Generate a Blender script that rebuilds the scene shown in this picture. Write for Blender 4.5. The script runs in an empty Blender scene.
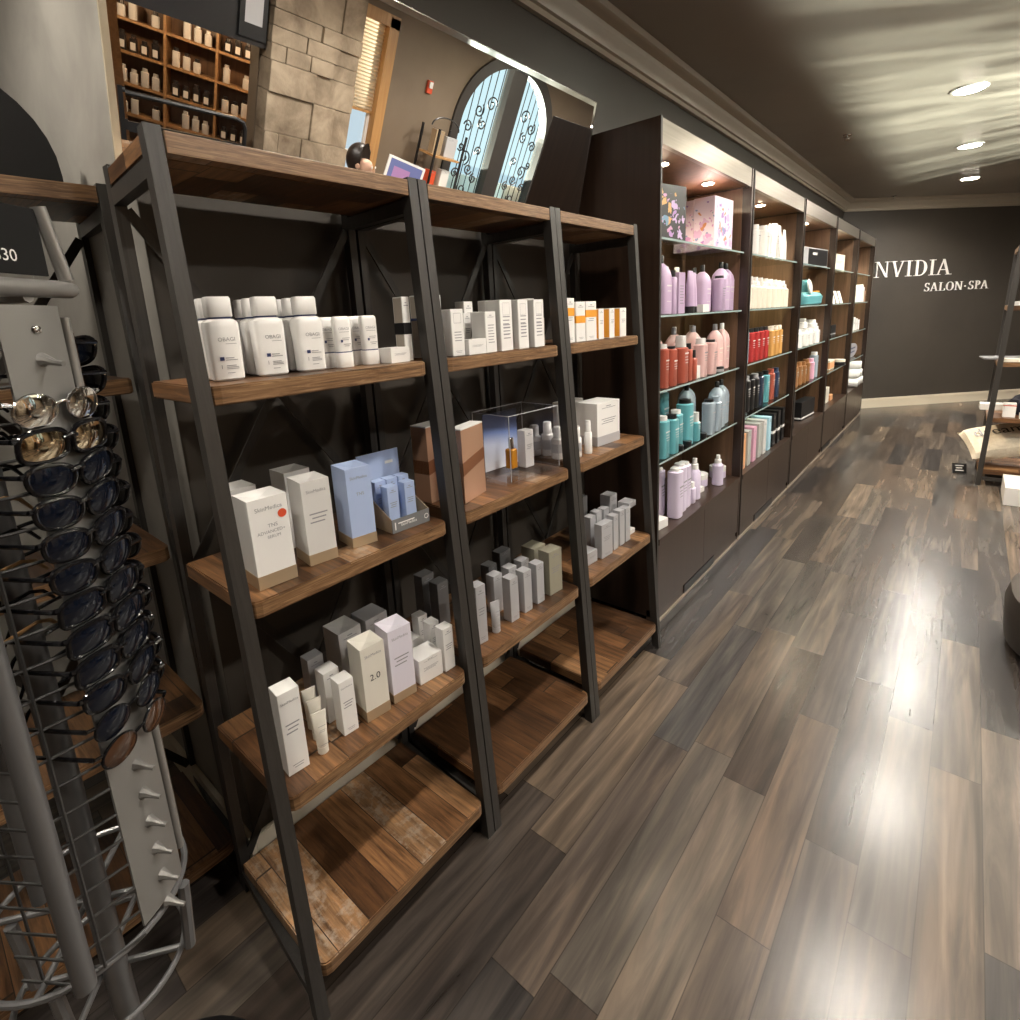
import bpy, bmesh, math, random
from mathutils import Vector, Matrix
random.seed(7)
PI = math.pi
SC = bpy.context.scene
COL = SC.collection
ORD = 'first second third fourth fifth sixth seventh eighth ninth tenth eleventh twelfth thirteenth fourteenth fifteenth sixteenth'.split()

# ------------------------------------------------------------------ materials
MC = {}
def nodes(name):
    m = bpy.data.materials.new(name); m.use_nodes = True
    nt = m.node_tree
    return m, nt, nt.nodes['Principled BSDF']
def M(name, col=(.5, .5, .5), rough=.5, metal=0., trans=0., emis=None, estr=0., ior=None, coat=0., spec=None, alpha=None):
    if name in MC: return MC[name]
    m, nt, b = nodes(name)
    b.inputs['Base Color'].default_value = (*col, 1)
    b.inputs['Roughness'].default_value = rough
    b.inputs['Metallic'].default_value = metal
    b.inputs['Transmission Weight'].default_value = trans
    b.inputs['Coat Weight'].default_value = coat
    if ior: b.inputs['IOR'].default_value = ior
    if spec is not None: b.inputs['Specular IOR Level'].default_value = spec
    if emis: b.inputs['Emission Color'].default_value = (*emis, 1); b.inputs['Emission Strength'].default_value = estr
    MC[name] = m
    return m
class NB:
    def __init__(s, nt): s.nt = nt
    def n(s, t, **kw):
        x = s.nt.nodes.new(t)
        for k, v in kw.items(): setattr(x, k, v)
        return x
    def put(s, sock, v):
        if hasattr(v, 'is_output'): s.nt.links.new(v, sock)
        elif isinstance(v, tuple) and len(v) == 3 and sock.type == 'RGBA': sock.default_value = (*v, 1)
        else: sock.default_value = v
    def math(s, op, a, b=0., c=0.):
        x = s.n('ShaderNodeMath', operation=op)
        for i, v in enumerate((a, b, c)): s.put(x.inputs[i], v)
        return x.outputs[0]
    def xyz(s, a, b, c):
        x = s.n('ShaderNodeCombineXYZ')
        for i, v in enumerate((a, b, c)): s.put(x.inputs[i], v)
        return x.outputs[0]
    def noise(s, vec, scale=1., detail=3., dist=0., rough=.5):
        x = s.n('ShaderNodeTexNoise'); s.put(x.inputs['Vector'], vec)
        x.inputs['Scale'].default_value = scale; x.inputs['Detail'].default_value = detail
        x.inputs['Distortion'].default_value = dist; x.inputs['Roughness'].default_value = rough
        return x.outputs['Fac']
    def white(s, vec):
        x = s.n('ShaderNodeTexWhiteNoise', noise_dimensions='3D'); s.put(x.inputs['Vector'], vec)
        return x.outputs['Value']
    def ramp(s, fac, stops, interp='LINEAR'):
        x = s.n('ShaderNodeValToRGB'); r = x.color_ramp; r.interpolation = interp
        while len(r.elements) < len(stops): r.elements.new(.5)
        for e, (p, c) in zip(r.elements, stops): e.position = p; e.color = (*c, 1)
        s.put(x.inputs['Fac'], fac)
        return x.outputs['Color']
    def mix(s, f, a, b, mode='MIX'):
        x = s.n('ShaderNodeMix', data_type='RGBA', blend_type=mode)
        s.put(x.inputs['Factor'], f); s.put(x.inputs['A'], a); s.put(x.inputs['B'], b)
        # colour sockets
        ins = [i for i in x.inputs if i.type == 'RGBA']
        s.put(ins[0], a); s.put(ins[1], b)
        return [o for o in x.outputs if o.type == 'RGBA'][0]
    def mapr(s, v, a, b, c, d):
        x = s.n('ShaderNodeMapRange'); s.put(x.inputs['Value'], v)
        for k, q in zip(('From Min', 'From Max', 'To Min', 'To Max'), (a, b, c, d)): x.inputs[k].default_value = q
        return x.outputs['Result']
    def bump(s, h, strength, dist=.01):
        x = s.n('ShaderNodeBump'); x.inputs['Strength'].default_value = strength; x.inputs['Distance'].default_value = dist
        s.put(x.inputs['Height'], h); return x.outputs['Normal']
def objco(nb):
    t = nb.n('ShaderNodeTexCoord'); sp = nb.n('ShaderNodeSeparateXYZ'); nb.nt.links.new(t.outputs['Object'], sp.inputs[0])
    return t.outputs['Object'], sp.outputs[0], sp.outputs[1], sp.outputs[2]

def floor_mat():
    m, nt, b = nodes('dark_plank_floor'); nb = NB(nt)
    v, x, y, z = objco(nb)
    W, L = .129, .88
    xr = nb.math('DIVIDE', nb.math('ADD', x, .99), W)
    row = nb.math('FLOOR', xr); fx = nb.math('FRACT', xr)
    off = nb.white(nb.xyz(row, 3.3, 0.))
    yr = nb.math('ADD', nb.math('DIVIDE', y, L), nb.math('MULTIPLY', off, 7.))
    cl = nb.math('FLOOR', yr); fy = nb.math('FRACT', yr)
    idn = nb.white(nb.xyz(row, cl, 1.7)); id2 = nb.white(nb.xyz(row, cl, 9.1))
    base = nb.ramp(idn, [(0., (.032, .030, .030)), (.16, (.052, .039, .031)), (.32, (.066, .062, .059)), (.46, (.100, .073, .055)), (.62, (.046, .043, .042)), (.78, (.130, .098, .072)), (.9, (.080, .070, .060)), (1., (.165, .125, .094))])
    gv = nb.xyz(nb.math('ADD', nb.math('MULTIPLY', x, 22.), nb.math('MULTIPLY', id2, 40.)), nb.math('ADD', nb.math('MULTIPLY', y, 1.6), nb.math('MULTIPLY', idn, 30.)), 0.)
    g1 = nb.noise(gv, 1., 5., .6, .6)
    cv = nb.xyz(nb.math('ADD', nb.math('MULTIPLY', x, 8.), nb.math('MULTIPLY', id2, 17.)), nb.math('MULTIPLY', y, .7), nb.math('MULTIPLY', idn, 9.))
    ring = nb.math('SINE', nb.math('MULTIPLY', nb.noise(cv, 1., 1., .3), 34.))
    g2 = nb.mapr(ring, -1., 1., .62, 1.2)
    col = nb.mix(1., base, nb.ramp(g1, [(.25, (.42, .42, .43)), (.5, (.95, .95, .95)), (.75, (1.75, 1.66, 1.52))]), 'MULTIPLY')
    gg = nb.n('ShaderNodeCombineColor'); [nb.put(gg.inputs[i], g2) for i in range(3)]
    col = nb.mix(.42, col, gg.outputs[0], 'MULTIPLY')
    gap = nb.math('MAXIMUM', nb.math('GREATER_THAN', nb.math('ABSOLUTE', nb.math('SUBTRACT', fx, .5)), .490), nb.math('GREATER_THAN', nb.math('ABSOLUTE', nb.math('SUBTRACT', fy, .5)), .4985))
    col = nb.mix(nb.math('MULTIPLY', gap, .55), col, (.012, .01, .008))
    nt.links.new(col, b.inputs['Base Color'])
    nb.put(b.inputs['Roughness'], nb.mapr(g1, .2, .8, .255, .27))
    b.inputs['Specular IOR Level'].default_value = .55
    nt.links.new(nb.bump(nb.math('SUBTRACT', nb.math('MULTIPLY', g1, .25), gap), .05, .003), b.inputs['Normal'])
    return m

def reclaimed_mat():
    m, nt, b = nodes('reclaimed_plank_wood'); nb = NB(nt)
    v, x, y, z = objco(nb)
    oi = nb.n('ShaderNodeObjectInfo').outputs['Random']
    yw = nb.math('ADD', nb.math('DIVIDE', y, .083), nb.math('MULTIPLY', oi, 50.))
    row = nb.math('FLOOR', yw); fy = nb.math('FRACT', yw)
    off = nb.white(nb.xyz(row, 1.1, oi))
    xw = nb.math('ADD', nb.math('DIVIDE', x, .55), nb.math('MULTIPLY', off, 5.)); cl = nb.math('FLOOR', xw); fx = nb.math('FRACT', xw)
    idn = nb.white(nb.xyz(row, cl, oi))
    base = nb.ramp(idn, [(0., (.045, .021, .009)), (.3, (.085, .039, .016)), (.55, (.14, .066, .027)), (.8, (.20, .10, .043)), (1., (.26, .15, .075))])
    gv = nb.xyz(nb.math('MULTIPLY', x, 6.), nb.math('ADD', nb.math('MULTIPLY', y, 90.), nb.math('MULTIPLY', idn, 30.)), nb.math('MULTIPLY', z, 90.))
    g = nb.noise(gv, 1., 4., .5, .65)
    col = nb.mix(1., base, nb.ramp(g, [(.3, (.38, .34, .32)), (.5, (1., 1., 1.)), (.72, (1.7, 1.62, 1.5))]), 'MULTIPLY')
    pv = nb.noise(nb.xyz(nb.math('MULTIPLY', x, 30.), nb.math('MULTIPLY', y, 30.), idn), 1., 5., 0., .7)
    paint = nb.math('MULTIPLY', nb.math('GREATER_THAN', idn, .90), nb.mapr(pv, .48, .62, 0., .5))
    col = nb.mix(paint, col, (.42, .36, .29))
    ge = nb.n('ShaderNodeNewGeometry'); sn = nb.n('ShaderNodeSeparateXYZ'); nt.links.new(ge.outputs['Normal'], sn.inputs[0])
    edge = nb.math('GREATER_THAN', nb.math('ABSOLUTE', sn.outputs[0]), .5)
    eg = nb.noise(nb.xyz(0., nb.math('ADD', nb.math('MULTIPLY', y, 7.), oi), nb.math('MULTIPLY', z, 170.)), 1., 5., 1.2, .65)
    col = nb.mix(edge, col, nb.ramp(eg, [(.3, (.05, .024, .010)), (.5, (.19, .10, .045)), (.72, (.38, .24, .125))]))
    gap = nb.math('MAXIMUM', nb.math('GREATER_THAN', nb.math('ABSOLUTE', nb.math('SUBTRACT', fy, .5)), .487), nb.math('GREATER_THAN', nb.math('ABSOLUTE', nb.math('SUBTRACT', fx, .5)), .495))
    gap = nb.math('MULTIPLY', gap, nb.math('SUBTRACT', 1., edge))
    col = nb.mix(gap, col, (.03, .016, .008))
    nt.links.new(col, b.inputs['Base Color'])
    b.inputs['Roughness'].default_value = .42
    nt.links.new(nb.bump(nb.math('SUBTRACT', nb.math('MULTIPLY', g, .5), gap), .35, .002), b.inputs['Normal'])
    return m

def grain_mat(name, dark, light, rough=.4, along='z', sc=40., spec=.5):
    m, nt, b = nodes(name); nb = NB(nt)
    v, x, y, z = objco(nb)
    k = {'x': (1.5, sc, sc), 'y': (sc, 1.5, sc), 'z': (sc, sc, 1.5)}[along]
    g = nb.noise(nb.xyz(nb.math('MULTIPLY', x, k[0]), nb.math('MULTIPLY', y, k[1]), nb.math('MULTIPLY', z, k[2])), 1., 4., .7, .6)
    nt.links.new(nb.ramp(g, [(.25, dark), (.75, light)]), b.inputs['Base Color'])
    b.inputs['Roughness'].default_value = rough; b.inputs['Specular IOR Level'].default_value = spec
    return m
def mottle_mat(name, a, bcol, rough, scale=3., bump=.0, spec=.5):
    m, nt, b = nodes(name); nb = NB(nt)
    v, x, y, z = objco(nb)
    g = nb.noise(v, scale, 4., .4, .6)
    nt.links.new(nb.ramp(g, [(.3, a), (.7, bcol)]), b.inputs['Base Color'])
    b.inputs['Roughness'].default_value = rough; b.inputs['Specular IOR Level'].default_value = spec
    if bump: nt.links.new(nb.bump(nb.noise(v, scale * 12, 3.), bump, .004), b.inputs['Normal'])
    return m
def floral_mat(name, ground, cols, scale):
    m, nt, b = nodes(name); nb = NB(nt)
    v, x, y, z = objco(nb)
    vo = nb.n('ShaderNodeTexVoronoi'); vo.inputs['Scale'].default_value = scale
    dn = nb.n('ShaderNodeTexNoise'); dn.inputs['Scale'].default_value = 22.; nt.links.new(v, dn.inputs['Vector'])
    wv = nb.n('ShaderNodeVectorMath', operation='MULTIPLY_ADD'); nt.links.new(dn.outputs['Color'], wv.inputs[0]); wv.inputs[1].default_value = (.07, .07, .07); nt.links.new(v, wv.inputs[2])
    nt.links.new(wv.outputs[0], vo.inputs['Vector'])
    pick = nb.white(vo.outputs['Color'])
    pet = nb.ramp(pick, [(i / len(cols), c) for i, c in enumerate(cols)], 'CONSTANT')
    ge = nb.n('ShaderNodeNewGeometry'); sn = nb.n('ShaderNodeSeparateXYZ'); nt.links.new(ge.outputs['Normal'], sn.inputs[0]); sd = nb.math('GREATER_THAN', nb.math('ABSOLUTE', sn.outputs[1]), .6)
    y = nb.math('ADD', nb.math('MULTIPLY', y, nb.math('SUBTRACT', 1., sd)), nb.math('MULTIPLY', nb.math('MULTIPLY', nb.math('ADD', x, .055), 1.5), sd))
    r = nb.math('ADD', nb.math('POWER', nb.math('MULTIPLY', y, 9.5), 2.), nb.math('POWER', nb.math('MULTIPLY', nb.math('SUBTRACT', z, .105), 8.5), 2.))
    mask = nb.math('LESS_THAN', nb.math('ADD', vo.outputs['Distance'], nb.math('MULTIPLY', r, .26)), nb.math('ADD', .36, nb.math('MULTIPLY', pick, .42)))
    nt.links.new(nb.mix(mask, ground, pet), b.inputs['Base Color']); b.inputs['Roughness'].default_value = .4
    return m
def grad_card():
    m, nt, b = nodes('blue_graphic_card'); nb = NB(nt)
    v, x, y, z = objco(nb)
    w = nb.math('ADD', z, nb.math('MULTIPLY', nb.math('SINE', nb.math('MULTIPLY', y, 14.)), .012))
    nt.links.new(nb.ramp(nb.mapr(w, 0., .20, 0., 1.), [(0., (.8, .83, .9)), (.4, (.62, .7, .88)), (.62, (.2, .3, .62)), (.7, (.1, .13, .25)), (1., (.05, .06, .1))]), b.inputs['Base Color'])
    b.inputs['Roughness'].default_value = .35
    return m
def glassy(name, col, clear=.85, rough=.03):
    # clear pane that lets light straight through and keeps its gloss
    m = bpy.data.materials.new(name); m.use_nodes = True; nt = m.node_tree; nt.nodes.clear(); nb = NB(nt)
    out = nb.n('ShaderNodeOutputMaterial'); t = nb.n('ShaderNodeBsdfTransparent'); g = nb.n('ShaderNodeBsdfGlossy'); mx = nb.n('ShaderNodeMixShader')
    t.inputs['Color'].default_value = (*col, 1); g.inputs['Roughness'].default_value = rough
    fr = nb.n('ShaderNodeLayerWeight'); fr.inputs['Blend'].default_value = .5
    nb.put(mx.inputs['Fac'], nb.math('ADD', nb.math('MULTIPLY', nb.math('POWER', fr.outputs['Facing'], 4.), .6), 1. - clear))
    nt.links.new(t.outputs[0], mx.inputs[1]); nt.links.new(g.outputs[0], mx.inputs[2]); nt.links.new(mx.outputs[0], out.inputs['Surface'])
    return m
def frosted(name):
    m = bpy.data.materials.new(name); m.use_nodes = True; nt = m.node_tree; nt.nodes.clear(); nb = NB(nt)
    out = nb.n('ShaderNodeOutputMaterial'); t = nb.n('ShaderNodeBsdfTransparent'); g = nb.n('ShaderNodeBsdfTranslucent'); mx = nb.n('ShaderNodeMixShader')
    t.inputs['Color'].default_value = (.82, .94, .97, 1); g.inputs['Color'].default_value = (.6, .8, .85, 1); mx.inputs['Fac'].default_value = .004
    nt.links.new(t.outputs[0], mx.inputs[1]); nt.links.new(g.outputs[0], mx.inputs[2]); nt.links.new(mx.outputs[0], out.inputs['Surface'])
    return m
def glow(name, col, s):
    return M(name, (.8, .8, .8), .5, emis=col, estr=s)

FASC = grain_mat('brushed_bronze_fascia', (.20, .18, .15), (.28, .255, .215), .34, 'y', 60.); FASC.node_tree.nodes['Principled BSDF'].inputs['Metallic'].default_value = .75
MATB = M('matt_black_board', (.01, .01, .01), .85, spec=.2)
GEDGE = M('glass_edge_green', (.34, .44, .43), .15)
FLOOR = floor_mat(); RECL = reclaimed_mat()
POST = grain_mat('dark_brushed_steel', (.021, .0185, .0165), (.040, .036, .032), .45, 'z', 120.)
ESP = grain_mat('espresso_veneer', (.016, .0085, .0055), (.034, .019, .012), .33, 'z', 45.)
ESPF = grain_mat('espresso_front', (.032, .019, .013), (.052, .032, .022), .30, 'z', 45.)
LITWD = grain_mat('lit_wood_back', (.08, .042, .022), (.165, .092, .05), .38, 'z', 30.)  # cabinet espresso with the warm puck light put into its colour
OAK = grain_mat('honey_oak', (.33, .17, .06), (.5, .28, .11), .4, 'z', 30.)
PINE = grain_mat('warm_pine', (.20, .11, .05), (.33, .2, .1), .5, 'x', 20.)
WALL = mottle_mat('charcoal_wall_paint', (.044, .037, .030), (.054, .046, .037), .55, 1.5)
WALLR = mottle_mat('taupe_wall_paint', (.15, .11, .075), (.18, .135, .092), .6, 1.5)
GREY = mottle_mat('grey_venetian_plaster', (.20, .19, .172), (.31, .297, .27), .4, 4.)
CEIL = mottle_mat('taupe_satin_ceiling', (.25, .222, .19), (.29, .26, .222), .35, 1.2)
CROWN = M('crown_taupe', (.40, .355, .29), .4)
BASEB = M('cream_trim', (.62, .55, .43), .4)
STONE = mottle_mat('ledge_stone', (.14, .10, .065), (.42, .34, .245), .85, 3.2, 1.)
WHITE = M('white_carton', (.80, .79, .77), .38); SOFTW = M('white_plastic', (.82, .81, .79), .25)
GREYC = M('pearl_grey_carton', (.66, .65, .63), .35); SILVC = M('silver_carton', (.50, .50, .52), .35, .25); TANC = M('taupe_carton', (.43, .38, .32), .4)
KHAKI = M('khaki_carton', (.36, .34, .26), .35, .2); BLUEC = M('powder_blue_carton', (.40, .50, .74), .4); IVORY = M('ivory_carton', (.74, .71, .63), .38); LILC = M('lilac_white_carton', (.72, .69, .78), .35)
DARKC = M('slate_carton', (.16, .16, .165), .45); BRONZE = M('rose_bronze_carton', (.55, .33, .22), .28, .5); BRONZED = M('deep_bronze_band', (.28, .12, .06), .3, .5); BAND = M('bronze_base', (.45, .34, .22), .35, .4)
INK = M('grey_print', (.28, .28, .3), .5); NAVY = M('navy_print', (.03, .045, .13), .4); ORANGE = M('orange_print', (.80, .34, .03), .4); RED = M('red_sticker', (.6, .08, .03), .4); BLACK = M('satin_black', (.012, .012, .013), .35)
SILVER = M('silver_paint', (.27, .265, .255), .38, .55); CHROME = M('chrome', (.75, .75, .75), .12, 1.)
BLKGL = M('glossy_black_acetate', (.004, .004, .005), .14, coat=.1, spec=.35)
LENSD = M('dark_lens', (.004, .006, .012), .03, spec=.32); LENSM = M('gold_mirror_lens', (.62, .52, .36), .05, 1.); LENSS = M('silver_mirror_lens', (.7, .68, .62), .05, 1.); LENSB = M('amber_brown_lens', (.05, .022, .01), .05, spec=.7)
TORT = M('tan_wood_temple', (.42, .24, .1), .4)
LILAC = M('lilac_plastic', (.52, .39, .56), .28); PINK = M('blush_plastic', (.72, .48, .46), .28); CORAL = M('coral_print_plastic', (.42, .10, .065), .3); TEAL = M('teal_plastic', (.13, .40, .45), .3); CLEARB = M('clear_blue_plastic', (.50, .60, .68), .18, trans=.3)
LAV = M('lavender_plastic', (.68, .60, .76), .28); CREAM = M('cream_plastic', (.78, .73, .62), .35); REDB = M('red_bottle', (.45, .04, .04), .25); GOLDB = M('amber_gold_bottle', (.62, .33, .10), .25)
BRWN = M('brown_bottle', (.28, .13, .05), .3); NAVB = M('navy_bottle', (.03, .05, .10), .3); PNK = M('rose_box', (.70, .38, .50), .4); ORB = M('peach_box', (.75, .38, .18), .4); SAGE = M('sage_grey_box', (.42, .43, .40), .4); SKY = M('sky_blue_box', (.42, .66, .78), .4)
GLASS = glassy('clear_shelf_glass', (.90, .96, .94), .93); ACRY = glassy('clear_acrylic', (.98, .98, .99), .955); WINGL = glassy('window_glass', (.9, .97, 1.), .93); FROST = frosted('textured_door_glass')
AMBER = M('amber_serum', (.75, .33, .03), .1, trans=.35)
LEATH = mottle_mat('dark_brown_leather', (.022, .018, .015), (.035, .028, .023), .5, 12., .1)
MIRR = M('mirror_silver', (.9, .9, .9), .0, 1.)
LAMPG = glow('lamp_glow', (1., .90, .76), 250.); PUCKG = glow('puck_glow', (1., .86, .66), 60.)
FABRIC = M('black_cloth', (.012, .012, .018), .9); LINEN = mottle_mat('natural_linen', (.62, .55, .43), (.74, .67, .54), .9, 40.)
SKIN = M('skin', (.55, .33, .23), .5); HAIR = M('dark_brown_hair', (.018, .011, .008), .4); BLOUSE = M('white_blouse', (.7, .7, .72), .7); TROUS = M('dark_trousers', (.02, .02, .025), .8)
FLORK = floral_mat('dark_floral_print', (.035, .033, .036), [(.5, .3, .6), (.65, .35, .55), (.7, .4, .15), (.2, .35, .5), (.6, .45, .7)], 26.)
FLORW = floral_mat('pale_floral_print', (.74, .62, .74), [(.55, .28, .55), (.6, .25, .12), (.35, .2, .5), (.25, .3, .5), (.62, .4, .62)], 25.)
CARD = grad_card()

# ------------------------------------------------------------------ mesh helpers
def finish(bm, name, smooth=False):
    me = bpy.data.meshes.new(name)
    bmesh.ops.recalc_face_normals(bm, faces=bm.faces)
    bm.to_mesh(me); bm.free()
    if smooth:
        for p in me.polygons: p.use_smooth = True
        try: me.set_sharp_from_angle(angle=math.radians(38))
        except Exception: pass
    return me
def obj(name, me, mat, parent=None, loc=(0, 0, 0), rot=(0, 0, 0), **props):
    o = bpy.data.objects.new(name, me)
    if isinstance(me, bpy.types.Mesh) and mat is not None and not me.materials: me.materials.append(mat)
    COL.objects.link(o); o.location = loc; o.rotation_euler = rot
    if parent is not None: o.parent = parent
    for k, v in props.items(): o[k] = v
    return o
def thing(name, label, cat, loc=(0, 0, 0), rz=0., group=None):
    o = bpy.data.objects.new(name, None); COL.objects.link(o); o.empty_display_size = .05
    o.location = loc; o.rotation_euler = (0, 0, rz); o['label'] = label; o['category'] = cat
    if group: o['group'] = group
    return o
def tag(o, label, cat, group=None):
    o['label'] = label; o['category'] = cat
    if group: o['group'] = group
    return o
def struct(name, me, mat, parent=None, loc=(0, 0, 0), rot=(0, 0, 0)):
    o = obj(name, me, mat, parent, loc, rot)
    if parent is None: o['kind'] = 'structure'
    return o
def addbox(bm, lo, hi, bev=0., rot=None, pivot=None):
    r = bmesh.ops.create_cube(bm, size=1.)
    vs = r['verts']
    for v in vs:
        v.co = Vector([(lo[i] + hi[i]) / 2 + v.co[i] * (hi[i] - lo[i]) for i in range(3)])
    if rot is not None:
        bmesh.ops.rotate(bm, verts=vs, cent=pivot or (0, 0, 0), matrix=rot)
    if bev > 0:
        es = list({e for v in vs for e in v.link_edges})
        bmesh.ops.bevel(bm, geom=es, offset=bev, segments=2, affect='EDGES', profile=.7)
def box(lo, hi, bev=0.):
    bm = bmesh.new(); addbox(bm, lo, hi, bev); return finish(bm, 'box', False)
def boxes(lst, bev=0.):
    bm = bmesh.new()
    for lo, hi in lst: addbox(bm, lo, hi, bev)
    return finish(bm, 'boxes')
def bar(bm, a, b, w, d, up=(0, 0, 1)):
    a, b = Vector(a), Vector(b); t = (b - a).normalized(); s = t.cross(Vector(up))
    if s.length < 1e-4: s = t.cross(Vector((1, 0, 0)))
    s.normalize(); n = s.cross(t)
    vs = [bm.verts.new(p + s * i * w / 2 + n * j * d / 2) for p in (a, b) for i, j in ((-1, -1), (1, -1), (1, 1), (-1, 1))]
    for f in ((0, 1, 2, 3), (7, 6, 5, 4), (0, 4, 5, 1), (1, 5, 6, 2), (2, 6, 7, 3), (3, 7, 4, 0)): bm.faces.new([vs[i] for i in f])
def barmesh(a, b, w, d, up=(0, 0, 1)):
    bm = bmesh.new(); bar(bm, a, b, w, d, up); return finish(bm, 'bar')
def tube(bm, pts, r, seg=8, closed=False):
    pts = [Vector(p) for p in pts]; n = len(pts); rings = []
    nrm = None
    for i, p in enumerate(pts):
        if closed: t = (pts[(i + 1) % n] - pts[i - 1])
        else: t = (pts[min(i + 1, n - 1)] - pts[max(i - 1, 0)])
        t.normalize()
        if nrm is None:
            nrm = t.cross(Vector((0, 0, 1)))
            if nrm.length < .1: nrm = t.cross(Vector((1, 0, 0)))
        nrm = (nrm - t * nrm.dot(t)).normalized(); bi = t.cross(nrm)
        rr = r[i] if isinstance(r, (list, tuple)) else r
        rings.append([bm.verts.new(p + (nrm * math.cos(2 * PI * k / seg) + bi * math.sin(2 * PI * k / seg)) * rr) for k in range(seg)])
    for i in range(n if closed else n - 1):
        A, B = rings[i], rings[(i + 1) % n]
        for k in range(seg):
            bm.faces.new((A[k], A[(k + 1) % seg], B[(k + 1) % seg], B[k]))
    if not closed:
        bm.faces.new(rings[0][::-1]); bm.faces.new(rings[-1])
def tubes(lst, r, seg=8, closed=False):
    bm = bmesh.new()
    for p in lst: tube(bm, p, r, seg, closed)
    return finish(bm, 'tube', True)
def loft(prof, n=24, ex=2.):
    # prof: (z, half width along y, half depth along x[, exponent])
    bm = bmesh.new(); rings = []
    for q in prof:
        z, a, b = q[:3]; e = q[3] if len(q) > 3 else ex; ring = []
        for k in range(n):
            t = 2 * PI * (k + .5) / n; c, s = math.cos(t), math.sin(t)
            ring.append(bm.verts.new((b * math.copysign(abs(c) ** (2 / e), c), a * math.copysign(abs(s) ** (2 / e), s), z)))
        rings.append(ring)
    for A, B in zip(rings, rings[1:]):
        for k in range(n): bm.faces.new((A[k], A[(k + 1) % n], B[(k + 1) % n], B[k]))
    bm.faces.new(rings[0][::-1]); bm.faces.new(rings[-1])
    return finish(bm, 'loft', True)
def lathe(prof, n=24): return loft([(z, r, r) for z, r in prof], n)
def poly(pts, th, axis='x'):
    # closed outline (u, v) in the y-z plane, extruded th along -x
    bm = bmesh.new(); f = [bm.verts.new((0, u, v)) for u, v in pts]; bk = [bm.verts.new((-th, u, v)) for u, v in pts]; n = len(pts)
    bm.faces.new(f); bm.faces.new(bk[::-1])
    for i in range(n): bm.faces.new((f[i], bk[i], bk[(i + 1) % n], f[(i + 1) % n]))
    return finish(bm, 'poly')
TXT = {}
def textmesh(s, size, align='CENTER', ext=.0):
    k = (s, size, align)
    if k not in TXT:
        c = bpy.data.curves.new('lettering', 'FONT'); c.body = s; c.size = size; c.align_x = align; c.resolution_u = 3; c.extrude = ext
        o = bpy.data.objects.new('lettering', c); COL.objects.link(o)
        dg = bpy.context.evaluated_depsgraph_get(); me = bpy.data.meshes.new_from_object(o.evaluated_get(dg))
        bpy.data.objects.remove(o)
        me.transform(Matrix(((0, 0, 1, 0), (1, 0, 0, 0), (0, 1, 0, 0), (0, 0, 0, 1)))); me.materials.clear()
        TXT[k] = me
    return TXT[k]
def lettering(s, size, mat, parent, y, z, x=.0006, align='CENTER'):
    return obj('lettering', textmesh(s, size, align).copy(), mat, parent, (x, y, z))
def lines(rows, x=.0005):
    # thin printed lines: (y0, y1, z, thickness)
    bm = bmesh.new()
    for y0, y1, z, t in rows:
        bm.faces.new([bm.verts.new((x, a, b)) for a, b in ((y0, z), (y1, z), (y1, z + t), (y0, z + t))])
    return finish(bm, 'print')

# ------------------------------------------------------------------ room
XL, XR, ZC = -1.42, 2.5, 2.79
def B2(x, d=0.): return x + 10.05 - d * 1.41421          # angled far wall
struct('floor', boxes([((-3.2, -3, -.05), (2.64, 13.4, 0)), ((2.6401, -3, -.05), (5.02, 4.3, 0))]), FLOOR)
struct('ceiling', boxes([((-3.2, -3, ZC), (2.64, 13.4, ZC + .05)), ((2.6401, -3, ZC), (5.02, 4.3, ZC + .05))]), CEIL)
bm = bmesh.new(); addbox(bm, (XL - .12, .571, 0), (XL, 8.70, ZC)); addbox(bm, (XL - .0035, .4505, 0), (XL, .5709, ZC)); struct('wall_left', finish(bm, 'w'), WALL)
struct('wall_return', box((-2.6, .45, 0), (XL - .004, .57, ZC)), GREY)
bmr = bmesh.new(); addbox(bmr, (-2.72, -3, 0), (-2.6, .57, ZC)); struct('wall_alcove', finish(bmr, 'w'), GREY)
struct('wall_rear', box((-2.6, -3, 0), (5.2, -2.88, ZC)), WALLR)
# back wall at 45 degrees
def slab(p, q, th, z0, z1):
    bm = bmesh.new(); p, q = Vector(p), Vector(q); t = (q - p).normalized(); n = Vector((-t.y, t.x, 0)) * th
    a = [bm.verts.new((v.x, v.y, z)) for z in (z0, z1) for v in (p, q, q + n, p + n)]
    for f in ((3, 2, 1, 0), (4, 5, 6, 7), (0, 1, 5, 4), (1, 2, 6, 5), (2, 3, 7, 6), (3, 0, 4, 7)): bm.faces.new([a[i] for i in f])
    return finish(bm, 'slab')
struct('wall_back', slab((XL - .1, B2(XL - .1), 0), (XR + .2, B2(XR + .2), 0), .12, 0, ZC), WALL)
struct('baseboard_back', slab((XL, B2(XL) - .022, 0), (XR, B2(XR) - .022, 0), .016, 0, .135), BASEB)
struct('trim_1', slab((XL, B2(XL) - .030, 0), (XR, B2(XR) - .030, 0), .02, .1, .118), BASEB)
struct('baseboard_left', box((XL + .001, .45, 0), (XL + .016, 2.19, .10)), BASEB)
struct('baseboard_return', box((-2.58, .434, 0), (XL + .016, .449, .10)), BASEB)
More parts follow.
